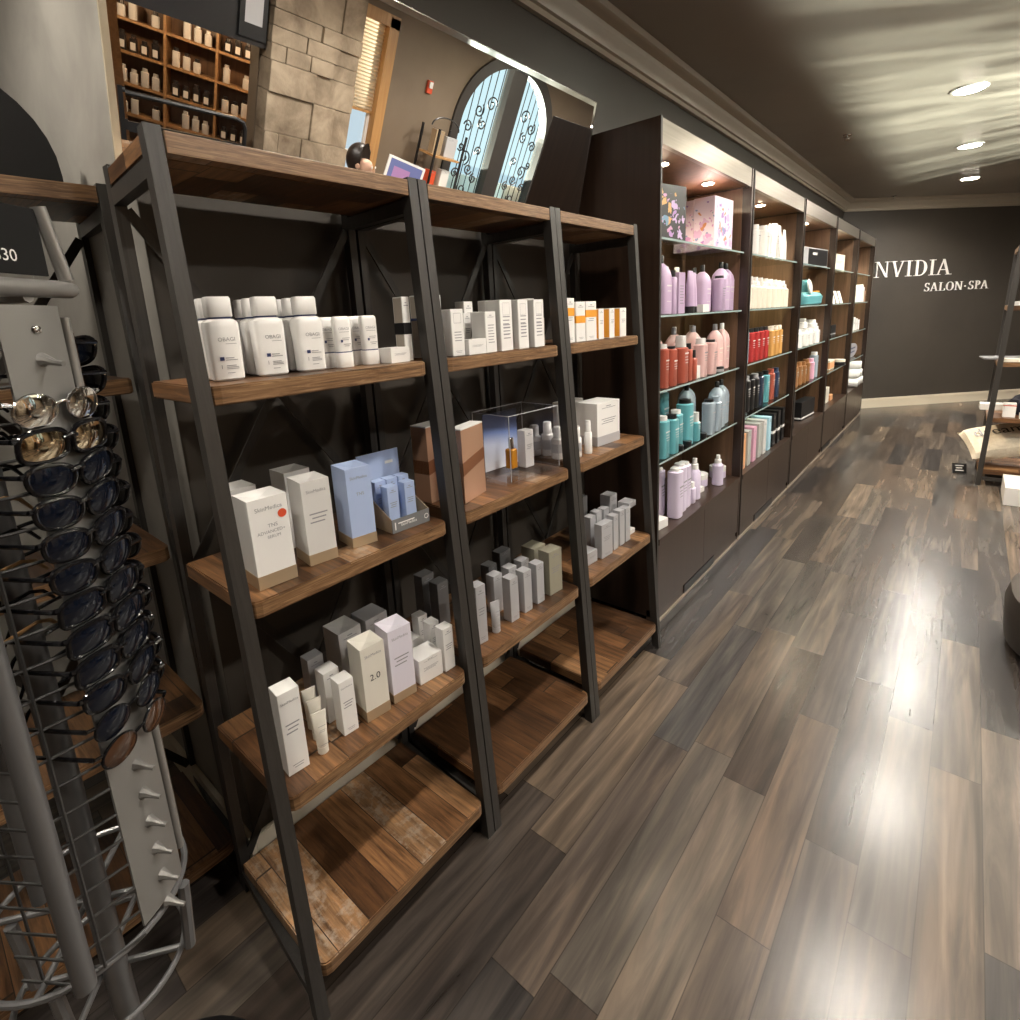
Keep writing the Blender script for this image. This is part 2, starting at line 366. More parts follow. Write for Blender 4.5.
# crown moulding
prof = [(.002, 2.645), (.022, 2.645), (.022, 2.668), (.034, 2.672), (.040, 2.70), (.058, 2.722), (.064, 2.745), (.085, 2.752), (.105, 2.765), (.112, 2.788), (.002, 2.788)]
bm = bmesh.new(); path = []
for d, z in prof:
    path.append([bm.verts.new(p) for p in ((-2.6, .45 - d, z), (XL + d, .45 - d, z), (XL + d, 8.63 - .4142 * d, z), (XR, B2(XR, d), z))])
for i in range(len(prof)):
    A, B = path[i], path[(i + 1) % len(prof)]
    for k in range(3): bm.faces.new((A[k], A[k + 1], B[k + 1], B[k]))
struct('trim_2', finish(bm, 'crown', True), CROWN)

# right wall with a window, an arched door and an opening to the next room (all seen in the mirror)
AY0, AY1, ASP, ATOP = 4.93, 6.60, 1.98, 2.74
ac, ar = (AY0 + AY1) / 2, (AY1 - AY0) / 2
def archz(y, inset=0.): 
    q = max(0., 1 - ((y - ac) / (ar - inset)) ** 2); return ASP + (ATOP - inset - ASP) * math.sqrt(q)
bm = bmesh.new()
for lo, hi in [((XR, -3, 0), (XR + .14, .55, ZC)), ((XR, .55, 2.02), (XR + .14, 2.62, ZC)), ((XR, 2.62, 0), (XR + .14, 3.44, ZC)), ((XR, 3.44, 0), (XR + .14, 3.93, .95)), ((XR, 3.44, 2.60), (XR + .14, 3.93, ZC)),
               ((XR, 3.93, 0), (XR + .14, AY0, ZC)), ((XR, AY1, 0), (XR + .14, 13.0, ZC))]: addbox(bm, lo, hi)
NA = 32
for i in range(NA):
    y0, y1 = AY0 + (AY1 - AY0) * i / NA, AY0 + (AY1 - AY0) * (i + 1) / NA
    a = [bm.verts.new((x, y, z)) for x in (XR, XR + .14) for y, z in ((y0, archz(y0)), (y1, archz(y1)), (y1, ZC), (y0, ZC))]
    for f in ((0, 1, 2, 3), (7, 6, 5, 4), (0, 4, 5, 1)): bm.faces.new([a[k] for k in f])
struct('wall_right', finish(bm, 'w'), WALLR)
# stone chimney breast
bm = bmesh.new(); z = 0.
while z < 2.75:
    h = min(random.choice((.12, .17, .23, .31, .36)), 2.785 - z); y = 2.63
    while y < 3.44:
        w = random.choice((.13, .22, .31, .42)); w = w if y + w < 3.36 else 3.46 - y
        addbox(bm, (XR - .15 - random.random() * .05, y + .001, z + .001), (XR + .0, y + w - .001, z + h - .001), .010); y += w
    z += h
struct('wall_chimney', finish(bm, 'st'), STONE)
# window with blind
w1 = struct('window_1', boxes([((XR - .02, 3.47, .93), (XR + .10, 3.54, 2.62)), ((XR - .03, 3.82, .93), (XR + .10, 3.93, 2.62)), ((XR - .03, 3.47, 2.54), (XR + .10, 3.93, 2.64)), ((XR - .06, 3.46, .90), (XR + .10, 3.95, .955))]), OAK)
obj('pane', box((XR + .085, 3.53, .95), (XR + .09, 3.83, 2.56)), WINGL, w1)
obj('sash', boxes([((XR + .06, 3.54, 1.36), (XR + .085, 3.82, 1.40)), ((XR + .06, 3.54, .96), (XR + .085, 3.57, 1.9)), ((XR + .06, 3.79, .96), (XR + .085, 3.82, 1.9))]), SOFTW, w1)
BLIND = M('cream_blind', (.75, .66, .52), .8); BLIND.node_tree.nodes['Principled BSDF'].inputs['Transmission Weight'].default_value = .0
mb = bpy.data.materials.new('cellular_shade'); mb.use_nodes = True; nt = mb.node_tree; nt.nodes.clear(); nb = NB(nt)
_o = nb.n('ShaderNodeOutputMaterial'); _t = nb.n('ShaderNodeBsdfTranslucent'); _t.inputs['Color'].default_value = (.85, .72, .52, 1); _d = nb.n('ShaderNodeBsdfDiffuse'); _d.inputs['Color'].default_value = (.7, .6, .45, 1)
_m = nb.n('ShaderNodeMixShader'); _m.inputs['Fac'].default_value = .35; nt.links.new(_t.outputs[0], _m.inputs[1]); nt.links.new(_d.outputs[0], _m.inputs[2]); nt.links.new(_m.outputs[0], _o.inputs['Surface'])
bm = bmesh.new()
for i in range(24):
    za, zb = 2.54 - i * .031, 2.54 - (i + 1) * .031; zm = (za + zb) / 2
    p = [bm.verts.new(q) for q in ((XR + .05, 3.54, za), (XR + .05, 3.82, za), (XR + .035, 3.82, zm), (XR + .035, 3.54, zm), (XR + .05, 3.54, zb), (XR + .05, 3.82, zb))]
    bm.faces.new((p[0], p[1], p[2], p[3])); bm.faces.new((p[3], p[2], p[5], p[4]))
obj('blind', finish(bm, 'bl'), mb, w1); obj('blind_rail', box((XR + .03, 3.54, 1.775), (XR + .06, 3.82, 1.80)), OAK, w1)
# arched double door with scrolled iron
DOORD = M('dark_bronze_door', (.035, .03, .027), .4)
bm = bmesh.new()
def archband(bm, i0, i1, x0, x1, sp):
    N = 40
    def pt(ins, t): 
        a = PI * t; return (ac - (ar - ins) * math.cos(a), sp + (ATOP - ins - sp) * math.sin(a))
    pr = []
    for k in range(N + 1):
        t = k / N; o_, n_ = pt(i0, t), pt(i1, t); pr.append([bm.verts.new((x, *q)) for x in (x0, x1) for q in (o_, n_)])
    for A, B in zip(pr, pr[1:]):
        bm.faces.new((A[0], B[0], B[1], A[1])); bm.faces.new((A[2], A[3], B[3], B[2])); bm.faces.new((A[1], B[1], B[3], A[3])); bm.faces.new((A[0], A[2], B[2], B[0]))
archband(bm, -.07, .05, XR - .03, XR + .1, ASP)
for s in (-1, 1):
    a = ac + s * (ar + .07); b = ac + s * (ar - .05); addbox(bm, (XR - .03, min(a, b), 0), (XR + .1, max(a, b), ASP))
addbox(bm, (XR - .02, ac - .13, 0), (XR + .1, ac + .13, ATOP - .06)); addbox(bm, (XR - .01, AY0, 0), (XR + .1, AY1, .35))
d1 = struct('door_1', finish(bm, 'dr'), DOORD)
for s in (-1, 1):
    pts = [(ac + s * .13, .35)]; yy = [ac + s * (.13 + (ar - .18) * k / 20) for k in range(21)]
    pts = [(y, .35) for y in (yy[0], yy[-1])] + [(y, archz(y, .045)) for y in reversed(yy)]
    me = poly(pts, .008); obj('glass_panel', me, FROST, d1, (XR + .06, 0, 0))
    bars = []
    for k in range(1, 6):
        y = ac + s * (.13 + (ar - .2) * k / 6.2); bars.append([(XR + .02, y, .36), (XR + .02, y, archz(y, .06))])
    obj('iron_bars', tubes(bars, .006, 5), BLACK, d1)
    sc = []
    for k, (yo, zo, R, dr) in enumerate([(.22, 2.25, .09, 1), (.40, 2.15, .08, -1), (.30, 2.02, .07, 1), (.52, 1.95, .07, -1), (.25, 1.72, .06, -1), (.45, 1.62, .09, 1), (.34, 1.50, .07, -1), (.55, 1.42, .06, 1), (.22, 1.40, .06, 1), (.38, 1.25, .08, 1), (.55, 1.72, .05, 1), (.62, 1.1, .06, -1)]):
        P = []
        for q in range(26):
            t = q / 25; a = dr * t * 3.6 * PI / 1.3 + k; r = R * (1 - .8 * t); P.append((XR + .015, ac + s * (.1 + yo) + r * math.cos(a), zo + r * math.sin(a)))
        sc.append(P)
    obj('iron_scrolls', tubes(sc, .009, 5), BLACK, d1)
# next room: bookcase wall with warm light
struct('wall_annex', boxes([((4.9, -1, 0), (5.02, 4.3, ZC)), ((XR + .141, -.6, 0), (4.9, -.5, ZC))]), PINE)
struct('wall_annex_side', slab((4.9, 4.22, 0), (XR + .141, 2.70, 0), -.06, 0, ZC), OAK)
struct('wall_ray_stop', box((2.92, 4.3, 0), (3.0, 9.5, 1.36)), SOFTW)  # added outside the door to stop the low rays of the ceiling spots
struct('trim_3', boxes([((XR - .10, .5, 2.02), (XR - .001, 2.62, 2.74))]), BLACK)

# ------------------------------------------------------------------ ladder racks
LEAN, SHEAR = [.128], [.07]
def xf(z): return -.938 - LEAN[0] * z / 1.84
SHZ = (1.836, 1.405, .985, .55, .128)
def rack(y0, y1, label, loc=(0, 0, 0), rz=0., origin=(0, 0)):
    ox, oy = -1.16, (y0 + y1) / 2
    t = thing('ladder_shelf_rack', label, 'shelf rack', (ox + loc[0], oy + loc[1], 0), rz, 'ladder racks of reclaimed wood and dark steel')
    L = lambda x, y, z: (x - ox, y - oy + SHEAR[0] * (-.95 - x), z)
    w = .027
    for y in (y0 + w / 2, y1 - w / 2):
        bm = bmesh.new()
        vs = []
        for z in (0, 1.842):
            vs += [bm.verts.new(L(xf(z) - dx, y + dy, z)) for dx, dy in ((0, -w / 2), (0, w / 2), (.034, w / 2), (.034, -w / 2))]
        for f in ((3, 2, 1, 0), (4, 5, 6, 7), (0, 1, 5, 4), (1, 2, 6, 5), (2, 3, 7, 6), (3, 0, 4, 7)): bm.faces.new([vs[i] for i in f])
        obj('front_post', finish(bm, 'p'), POST, t)
        obj('rear_post', box(Vector(L(-1.377, y, 0)) - Vector((.014, .0115, 0)), Vector(L(-1.377, y, 1.842)) + Vector((.014, .0115, 0))), POST, t)
        obj('end_rail', barmesh(L(-1.362, y, 1.780), L(xf(1.78) - .036, y, 1.780), .022, .032), POST, t)
        obj('end_rail', barmesh(L(-1.362, y, .058), L(xf(.06) - .036, y, .058), .022, .025), POST, t)
    for i, z in enumerate(SHZ):
        th = .036
        bm = bmesh.new()
        ya, yb = y0 + w + .001, y1 - w - .001
        x1 = xf(z) + .001; x0 = -1.330; r = .022
        out = [(x0, ya)] + [(x1 - r + r * math.sin(a), ya + r - r * math.cos(a)) for a in (0, .5, 1., 1.57)] + [(x1 - r + r * math.cos(a), yb - r + r * math.sin(a)) for a in (0, .5, 1., 1.57)] + [(x0, yb)]
        if i == 0: x0 = -1.3595; ya, yb = y0 + .003, y1 - .003; x1 = xf(z) - .0365; out = [(x0, ya), (x1, ya), (x1, yb), (x0, yb)]
        Ls = L if i == 0 else (lambda x, y, z: (x - ox, y - oy, z))
        top = [bm.verts.new(Ls(x, y, z)) for x, y in out]; bot = [bm.verts.new(Ls(x, y, z - th)) for x, y in out]
        bm.faces.new(top); bm.faces.new(bot[::-1]); n = len(out)
        for k in range(n): bm.faces.new((top[k], bot[k], bot[(k + 1) % n], top[(k + 1) % n]))
        es = [e for e in bm.edges if abs(e.verts[0].co.z - e.verts[1].co.z) < 1e-6]
        bmesh.ops.bevel(bm, geom=es, offset=.003, segments=2, affect='EDGES')
        obj('shelf', finish(bm, 's'), RECL, t)
    obj('front_lip', box(L(xf(1.84) - .0360, y0 + w + .001, SHZ[0] - .036), L(xf(1.836), y1 - w - .001, SHZ[0] - .0003), .002), RECL, t)
    for za, zb in ((.95, 1.76), (.10, .95)):
        for s in (0, 1):
            a, b = (y0 + w, y1 - w)[s], (y0 + w, y1 - w)[1 - s]
            obj('cross_brace', barmesh(L(-1.372 - .008 * s, a, za), L(-1.372 - .008 * s, b, zb), .022, .005, (1, 0, 0)), POST, t)
    return t
rack(.357, .937, 'ladder rack holding the white lotion bottles, next to the sunglasses stand')
rack(.941, 1.516, 'ladder rack holding the rose bronze cartons and clear display case')
rack(1.519, 2.088, 'ladder rack touching the dark cabinet, narrow grey cartons on its fourth shelf')
rack(-.17, .430, 'ladder rack standing in the alcove behind the sunglasses stand', (-.472, 0, 0))
LEAN[0] = .060; SHEAR[0] = 0.
rack(.385, .945, 'ladder rack across the aisle with a linen pillow on its lowest shelf', (1.16 + .378, 5.18, 0), PI)

# ------------------------------------------------------------------ mirror above the racks
t = thing('mirror', 'long frameless mirror tilting forward above the ladder racks', 'mirror', (-1.398, 1.29, 1.848))
sl = math.atan2(.104, .423); ML, MH = 1.72, .517
bm = bmesh.new(); iv, ov, bv = [], [], []
for y, z in ((-ML / 2, 0), (ML / 2, 0), (ML / 2, MH), (-ML / 2, MH)):
    sy, sz = (-1 if y < 0 else 1), (-1 if z == 0 else 1)
    iv.append(bm.verts.new((0, y - sy * .016, z - sz * .016))); ov.append(bm.verts.new((-.0018, y, z))); bv.append(bm.verts.new((-.006, y, z)))
bm.faces.new(iv)
for k in range(4):
    bm.faces.new((iv[k], ov[k], ov[(k + 1) % 4], iv[(k + 1) % 4])); bm.faces.new((ov[k], bv[k], bv[(k + 1) % 4], ov[(k + 1) % 4]))
bm.faces.new(bv[::-1])
obj('mirror_glass', finish(bm, 'm'), MIRR, t, rot=(0, sl, 0))
obj('wide_edge', box((-.0065, -ML / 2 - .014, 0), (.0005, -ML / 2 - .0001, MH + .003)), M('cream_gold_edge', (.80, .72, .55), .25, .5), t, rot=(0, sl, 0))
obj('edge_strip', boxes([((-.0065, ML / 2, 0), (-.0015, ML / 2 + .003, MH + .003)), ((-.0065, -ML / 2, MH), (-.0015, ML / 2, MH + .003))]), CHROME, t, rot=(0, sl, 0))
obj('backing', box((-.012, -ML / 2 + .01, .01), (-.0066, ML / 2 - .01, MH - .01)), BLACK, t, rot=(0, sl, 0))

# ------------------------------------------------------------------ cartons and cosmetics
MESH = {}
def carton(name, label, cat, x, y, z, rz, w, h, d, mat, group, style='', sides=None, band=None, txt=None, bandm=None):
    # front-bottom centre sits at the thing's origin, front faces +x
    t = thing(name, label, cat, (x, y, z + .001), math.radians(rz), group)
    b = .0016
    if 'dimple' in style:
        bm = bmesh.new(); addbox(bm, (-d, -w / 2, 0), (0, w / 2, h))
        tf = max(bm.faces, key=lambda f: f.calc_center_median().z)
        r = bmesh.ops.poke(bm, faces=[tf])
        for v in r['verts']: v.co.z -= .007
        me = finish(bm, 'c')
    else:
        me = box((-d, -w / 2, 0), (0, w / 2, h), b)
    obj('carton_body', me, mat, t)
    if sides: obj('side_print', box((-d + .003, -w / 2 - .0006, .003), (-.003, -w / 2 + .001, h - .003)), sides, t)
    if band:
        z0, z1 = band; obj('colour_band', box((-d - .0007, -w / 2 - .0007, h * z0), (.0007, w / 2 + .0007, h * z1)), bandm, t)
    rows = []
    if 'logo' in style:
        rows += [(-w * .3, w * .3, h * .86, h * .012), (-w * .12, w * .1, h * .90, h * .018)]
    if 'mid' in style:
        for k in range(3): rows.append((-w * (.32 - .08 * (k % 2)), w * (.32 - .06 * k), h * (.60 - .05 * k), h * .016))
    if 'foot' in style:
        rows += [(-w * .26, w * .26, h * .10, h * .008), (-w * .18, w * .22, h * .07, h * .008)]
    if 'dense' in style:
        for k in range(7): rows.append((-w * .3, w * (.3 - .1 * ((k * 7) % 3) / 2), h * (.66 - .07 * k), h * .02))
    if 'square' in style:
        q = w * .3; rows += [(-q, q, h * .70, .0008), (-q, q, h * .70 + 2 * q, .0008), (-q, -q + .0008, h * .70, 2 * q), (q - .0008, q, h * .70, 2 * q)]
        for k in range(4): rows.append((-w * .3, w * .28, h * (.5 - .06 * k), h * .018))
    if rows: obj('printed_text', lines(rows), INK, t)
    for s in (txt or []): lettering(s[0], s[1], s[4] if len(s) > 4 else INK, t, s[2], s[3])
    return t
def clipx(x, y, z):
    lim = {1.405: -1.046, .985: -1.018, .55: -.988}.get(z, x)
    return (lim, y * lim / x) if x > lim else (x, y)

# ---- fourth... boxes: name of style, x, y, z, rot, w, h, d, material, style, extra
Z2, Z3, Z4 = 1.405, .985, .55
def big_bottle(x, y, rz, label):
    t = thing('lotion_bottle', label, 'bottle', (x, y, Z2 + .001), math.radians(rz), 'white lotion bottles with tall caps')
    if 'lb' not in MESH:
        MESH['lb'] = (loft([(0, .026, .017), (.004, .0295, .0205), (.104, .0315, .0215), (.114, .030, .0205), (.119, .024, .016), (.1205, .019, .013)], 32, 5),
                      loft([(.1235, .0225, .0165), (.125, .0235, .0175), (.158, .0235, .0175), (.162, .0215, .0155)], 32, 5), loft([(.1206, .021, .0155), (.1234, .021, .0155)], 32, 5))
    a, c, n = MESH['lb']
    obj('bottle_body', a, SOFTW, t); obj('cap', c, SOFTW, t); obj('neck_ring', n, NAVY, t)
    lettering('OBAGI', .0105, INK, t, .003, .077, .0218)
    obj('printed_text', lines([(.0, .02, .0715, .0009), (-.004, .012, .044, .0014), (-.004, .018, .040, .0012), (-.004, .014, .029, .0014), (-.004, .018, .026, .0012), (-.004, .018, .023, .0012), (-.004, .01, .015, .0012), (-.013, -.0118, .024, .008)], .0219), INK, t)
    obj('label_mark', lines([(-.014, -.006, .040, .007)], .0219), NAVY, t)
k = 0
for row, dx, names in ((0, 0, 'front row'), (1, -.055, 'middle row'), (2, -.108, 'back row')):
    for i, (x, y) in enumerate(((-1.134 + .02, .462), (-1.134 + .02, .555), (-1.134 + .02, .645))):
        big_bottle(x + dx - .017, y - (.0, .012, .02)[row] * 0 + dx * -.12, -9 + i, 'white lotion bottle with tall cap, %s, %s counting from the sunglasses stand' % (names, ORD[i]))
def lotion_tube(x, y, rz, label):
    t = thing('lotion_tube', label, 'tube', (x, y, Z2 + .001), math.radians(rz), 'white tubes standing on their flip caps')
    if 'lt' not in MESH:
        MESH['lt'] = (loft([(.037, .0185, .0135, 4), (.07, .020, .0125, 4), (.108, .0205, .010, 5), (.114, .0195, .0085, 5), (.117, .016, .006, 5)], 28),
                      loft([(0, .0185, .0135), (.002, .0195, .0145), (.0335, .0195, .0145), (.0345, .019, .014)], 28, 4), loft([(.0345, .0186, .0136), (.037, .0186, .0136)], 28, 4))
    a, c, n = MESH['lt']
    obj('tube_body', a, SOFTW, t); obj('flip_cap', c, SOFTW, t); obj('blue_stripe', n, NAVY, t)
    lettering('OBAGI', .0085, INK, t, 0, .086, .0135)
    obj('printed_text', lines([(-.012, .012, .081, .0009), (-.006, .012, .067, .0012), (-.006, .010, .063, .0012), (-.004, .014, .053, .0014), (-.002, .01, .049, .0012)], .0138), INK, t)
    obj('label_mark', lines([(-.01, -.005, .058, .006)], .0139), NAVY, t)
for i, (x, y) in enumerate(((-1.150, .702), (-1.115, .722), (-1.150, .783), (-1.118, .798))):
    lotion_tube(x, y, -8, 'white lotion tube on a flip cap, %s of four counting from the tall-capped bottles' % ORD[i])
carton('cream_carton', 'small low white carton between the white tubes and the taupe boxes', 'carton', -1.07, .852, Z2, 2, .060, .037, .05, WHITE, None, 'mid')
g = 'skincare cartons on the racks'
def C(label, x, y, z, rz, w, h, d, mat, style='', **kw):
    x, y = clipx(x, y, z)
    return carton('skincare_carton', label, 'carton', x, y, z, rz, w, h, d, mat, g, style, **kw)
dk = [('', .008, 0, .0)]
C('tall taupe carton with a dark label beside the low white carton', -1.088, .896, Z2, 0, .023, .159, .036, WHITE, 'logo', sides=TANC, band=(.42, .60), bandm=BLACK)
C('tall carton with taupe side and navy banded front behind the paired posts', -1.118, 1.010, Z2, 0, .068, .165, .050, WHITE, 'logo mid', sides=TANC, band=(.60, .64), bandm=NAVY)
C('white carton with a square emblem behind the navy-banded carton', -1.063, 1.048, Z2, -4, .043, .125, .04, WHITE, 'square foot', sides=GREYC)
C('low wide white carton in front of the grey-sided cartons', -1.046, 1.105, Z2, -5, .064, .042, .03, WHITE, 'mid')
C('white carton with grey side, rear row above the low wide carton', -1.190, 1.225, Z2, 0, .037, .150, .04, WHITE, 'logo', sides=GREYC)
C('white carton with grey side, second of the rear row on that shelf', -1.180, 1.315, Z2, 0, .031, .152, .04, WHITE, 'logo', sides=GREYC)
C('slim grey-sided carton half hidden behind the low wide carton', -1.120, 1.145, Z2, 0, .03, .115, .04, WHITE, 'logo mid', sides=GREYC)
C('slim carton between the rear row and the low wide carton', -1.120, 1.196, Z2, 0, .03, .117, .035, WHITE, 'logo mid', sides=GREYC)
C('shorter white carton with a logo and dense print, next to the tall grey-sided trio', -1.050, 1.168, Z2, 6, .05, .115, .05, WHITE, 'logo dense', sides=GREYC)
for i, (y, w) in enumerate(((1.238, .058), (1.318, .052), (1.398, .055))):
    C('tall densely printed carton with grey side, %s of three in line' % ORD[i], -1.050, y, Z2, 4, w, .147, .055, WHITE, 'square dense', sides=GREYC)
C('white carton with an orange band just before the second pair of posts', -1.120, 1.450, Z2, 0, .034, .154, .04, WHITE, 'logo', band=(.50, .72), bandm=ORANGE)
C('short beige carton under the orange-banded one, before the posts', -1.075, 1.446, Z2, 0, .03, .09, .04, TANC)
for i, (y, w, h, b0) in enumerate(((1.587, .050, .151, .60), (1.651, .062, .138, .47), (1.722, .074, .139, .60))):
    C('white carton with an orange band, %s of three past the second posts' % ORD[i], -1.056, y, Z2, 2, w, h, .04, WHITE, 'logo mid foot', band=(b0, b0 + .18), bandm=ORANGE)
for i, (y, w) in enumerate(((1.800, .042), (1.880, .044), (1.968, .058))):
    C('small white carton with an orange side, %s of three at the rack end' % ORD[i], -1.060, y, Z2, 5, w, .112, .055, WHITE, 'logo mid', sides=ORANGE)

# third shelf
sk = lambda w, h: [('SkinMedica', w * .155, 0, h * .86)]
STK = C('white carton with a red sticker and bronze base', -1.044, .463, Z3, -3, .079, .188, .075, WHITE, 'dimple foot', band=(0, .15), bandm=BAND, txt=sk(.079, .188) + [('TNS', .011, .004, .125), ('ADVANCED+', .0095, .0, .113), ('SERUM', .009, .004, .102)])
st = lathe([(0, .009), (.0008, .009)], 20); st.transform(Matrix.Rotation(PI / 2, 4, 'Y'))
o = obj('round_sticker', st, RED, STK, (.0003, .026, .148))
C('pearl grey carton with bronze base in the front row', -1.059, .577, Z3, -7, .064, .191, .075, GREYC, 'dimple mid foot', band=(0, .13), bandm=BAND, txt=sk(.064, .191))
C('powder blue carton with bronze base', -1.060, .687, Z3, -8, .062, .192, .075, BLUEC, 'dimple foot', band=(0, .13), bandm=BAND, txt=sk(.062, .192) + [('TNS', .011, 0, .125)])
C('white carton behind the red-stickered one', -1.200, .478, Z3, 0, .068, .176, .07, WHITE, 'dimple logo')
C('white carton behind the pearl grey one', -1.190, .607, Z3, 0, .064, .186, .07, WHITE, 'dimple logo')
t = thing('display_tray', 'grey counter display tray with a tall blue header card', 'display tray', (-1.05, .822, Z3 + .001), math.radians(-4))
obj('tray_front', box((-.002, -.058, 0), (0, .058, .036), .0008), M('slate_grey_card', (.17, .175, .18), .4), t)
obj('tray_base', boxes([((-.13, -.058, 0), (-.0021, .058, .003))]), BAND, t)
for s in (-1, 1):
    m_ = poly([(-.13, .0), (-.002, .0), (-.002, .036), (-.13, .095)], .002); m_.transform(Matrix(((0, 1, 0, 0), (1, 0, 0, 0), (0, 0, 1, 0), (0, 0, 0, 1)))); m_.flip_normals()
    obj('tray_side', m_, BAND, t, (0, s * .056 + (.0 if s < 0 else .002), 0))
obj('header_card', box((-.133, -.064, .003), (-.1305, .064, .182), .0008), BLUEC, t)
obj('header_print', lines([(.02, .045, .145, .008)], -.1300), SOFTW, t)
lettering('SkinMedica', .011, SOFTW, t, -.008, .014, .0006); obj('tray_print', lines([(-.05, -.047, .008, .02), (-.04, .01, .022, .003)], .0005), SOFTW, t)
obj('tray_ring', tubes([[(.001, .047 + .006 * math.cos(a * PI / 8), .018 + .006 * math.sin(a * PI / 8)) for a in range(16)]], .001, 5, True), SOFTW, t)
for i, (x, y, h) in enumerate(((-.030, -.028, .108), (-.030, .024, .108), (-.072, -.036, .116), (-.072, .0, .116), (-.072, .036, .116))):
    c_, s_ = math.cos(math.radians(-4)), math.sin(math.radians(-4))
    carton('sample_box', 'slim powder blue box in the grey tray, %s' % ('front row beside the powder blue carton', 'front row beside the bronze cartons', 'back row, first of three', 'back row, second of three', 'back row, third of three')[i], 'carton',
           -1.05 + x * c_ - y * s_, .822 + x * s_ + y * c_, Z3 + .0035, -4, .032, h, .030, BLUEC, 'slim blue boxes in the grey tray', 'logo mid')
def bronze(label, x, y, rz, w, h, d):
    t = thing('gift_carton', label, 'carton', (x, y, Z3 + .001), math.radians(rz), 'rose bronze gift cartons')
    obj('carton_body', box((-d, -w / 2, 0), (0, w / 2, h), .001), BRONZE, t)
    m_ = poly([(-w / 2, h * .38), (w / 2, h * .50), (w / 2, h * .66), (-w / 2, h * .56)], .0009); obj('deep_band', m_, BRONZED, t, (.0009, 0, 0))
    obj('side_band', poly([(-d, h * .38), (0, h * .38), (0, h * .56), (-d, h * .56)], .0009), BRONZED, t, (0, -w / 2, 0), (0, 0, -PI / 2))
    obj('white_lid', box((-d, -w / 2, h + .0003), (0, w / 2, h + .004)), WHITE, t)
bronze('rose bronze carton standing behind the paired rack posts', -1.150, 1.036, 4, .120, .222, .062)
bronze('rose bronze carton between the posts and the clear display case', -1.072, 1.086, 14, .125, .214, .042)
# acrylic case
ca = thing('display_case', 'clear acrylic display case holding an amber serum bottle', 'display case', (-1.118, 1.345, Z3 + .001), math.radians(-4))
obj('case_base', box((-.092, -.128, 0), (.085, .128, .012), .002), ACRY, ca)
obj('case_cover', boxes([((.076, -.118, .0125), (.079, .118, .220)), ((-.086, -.118, .0125), (-.083, .118, .220)), ((-.0829, -.118, .0125), (.0759, -.115, .220)), ((-.0829, .115, .0125), (.0759, .118, .220)), ((-.086, -.118, .2205), (.079, .118, .2235))]), ACRY, ca)
EDGE = M('acrylic_edge', (.55, .56, .58), .25)
obj('case_edges', tubes([[(x, y, .221) for x, y in ((-.086, -.118), (.079, -.118), (.079, .118), (-.086, .118))]], .0013, 5, True), EDGE, ca)
[obj('corner_edge', tubes([[(x, y, .013), (x, y, .221)]], .0013, 5), EDGE, ca) for x, y in ((-.086, -.118), (.079, -.118), (.079, .118), (-.086, .118))]
cd = thing('graphic_card', 'blue to white graphic card standing inside the clear case', 'card', (-1.186, 1.345, Z3 + .0145), math.radians(-4))
obj('card_sheet', box((-.002, -.085, 0), (0, .075, .195)), CARD, cd)
am = thing('serum_bottle', 'amber serum bottle with silver cap inside the clear case', 'bottle', (-1.125, 1.318, Z3 + .0145), 0)
obj('glass_base', loft([(0, .015, .015), (.001, .016, .016), (.014, .016, .016)], 24, 4), ACRY, am)
obj('serum_body', loft([(.0142, .0165, .0165), (.075, .0165, .0165), (.078, .014, .014)], 24, 4), AMBER, am); obj('silver_cap', lathe([(.0785, .009), (.079, .0095), (.113, .0095), (.115, .0085)]), CHROME, am)
carton('serum_box', 'slim white box beside the amber bottle in the clear case', 'carton', -1.108, 1.395, Z3 + .0135, -4, .042, .128, .035, WHITE, None, 'logo mid')
def pump_bottle(label, x, y, h, r, grey=True):
    t = thing('serum_pump_bottle', label, 'bottle', (x, y, Z3 + .001), 0, 'small white bottles around the clear case')
    obj('bottle_body', lathe([(0, r * .92), (.003, r), (h * .62, r), (h * .66, r * .8)]), SOFTW, t); obj('cap', lathe([(h * .662, r * .72), (h * .97, r * .70), (h, r * .6)]), SOFTW, t)
    if grey: obj('grey_label', lathe([(h * .2, r + .0005), (h * .48, r + .0005)]), SILVC, t)
pump_bottle('short white bottle with grey label behind the clear case corner', -1.225, 1.575, .115, .0245)
pump_bottle('white bottle next to the case, behind the shorter front one', -1.180, 1.597, .128, .023)
pump_bottle('white bottle with grey label in front of its taller neighbour', -1.118, 1.578, .118, .026)
pump_bottle('white bottle partly behind the second rack posts', -1.070, 1.628, .115, .018)
pump_bottle('slim white bottle in front of the big white box', -1.060, 1.690, .127, .0155, False)
C('big white box with grey base near the rack end', -1.075, 1.872, Z3, -4, .158, .170, .11, WHITE, 'mid logo', band=(0, .22), bandm=SILVC)
C('white box with grey base behind the big white box', -1.215, 1.83, Z3, 0, .15, .172, .05, WHITE, 'logo', band=(0, .22), bandm=SILVC)

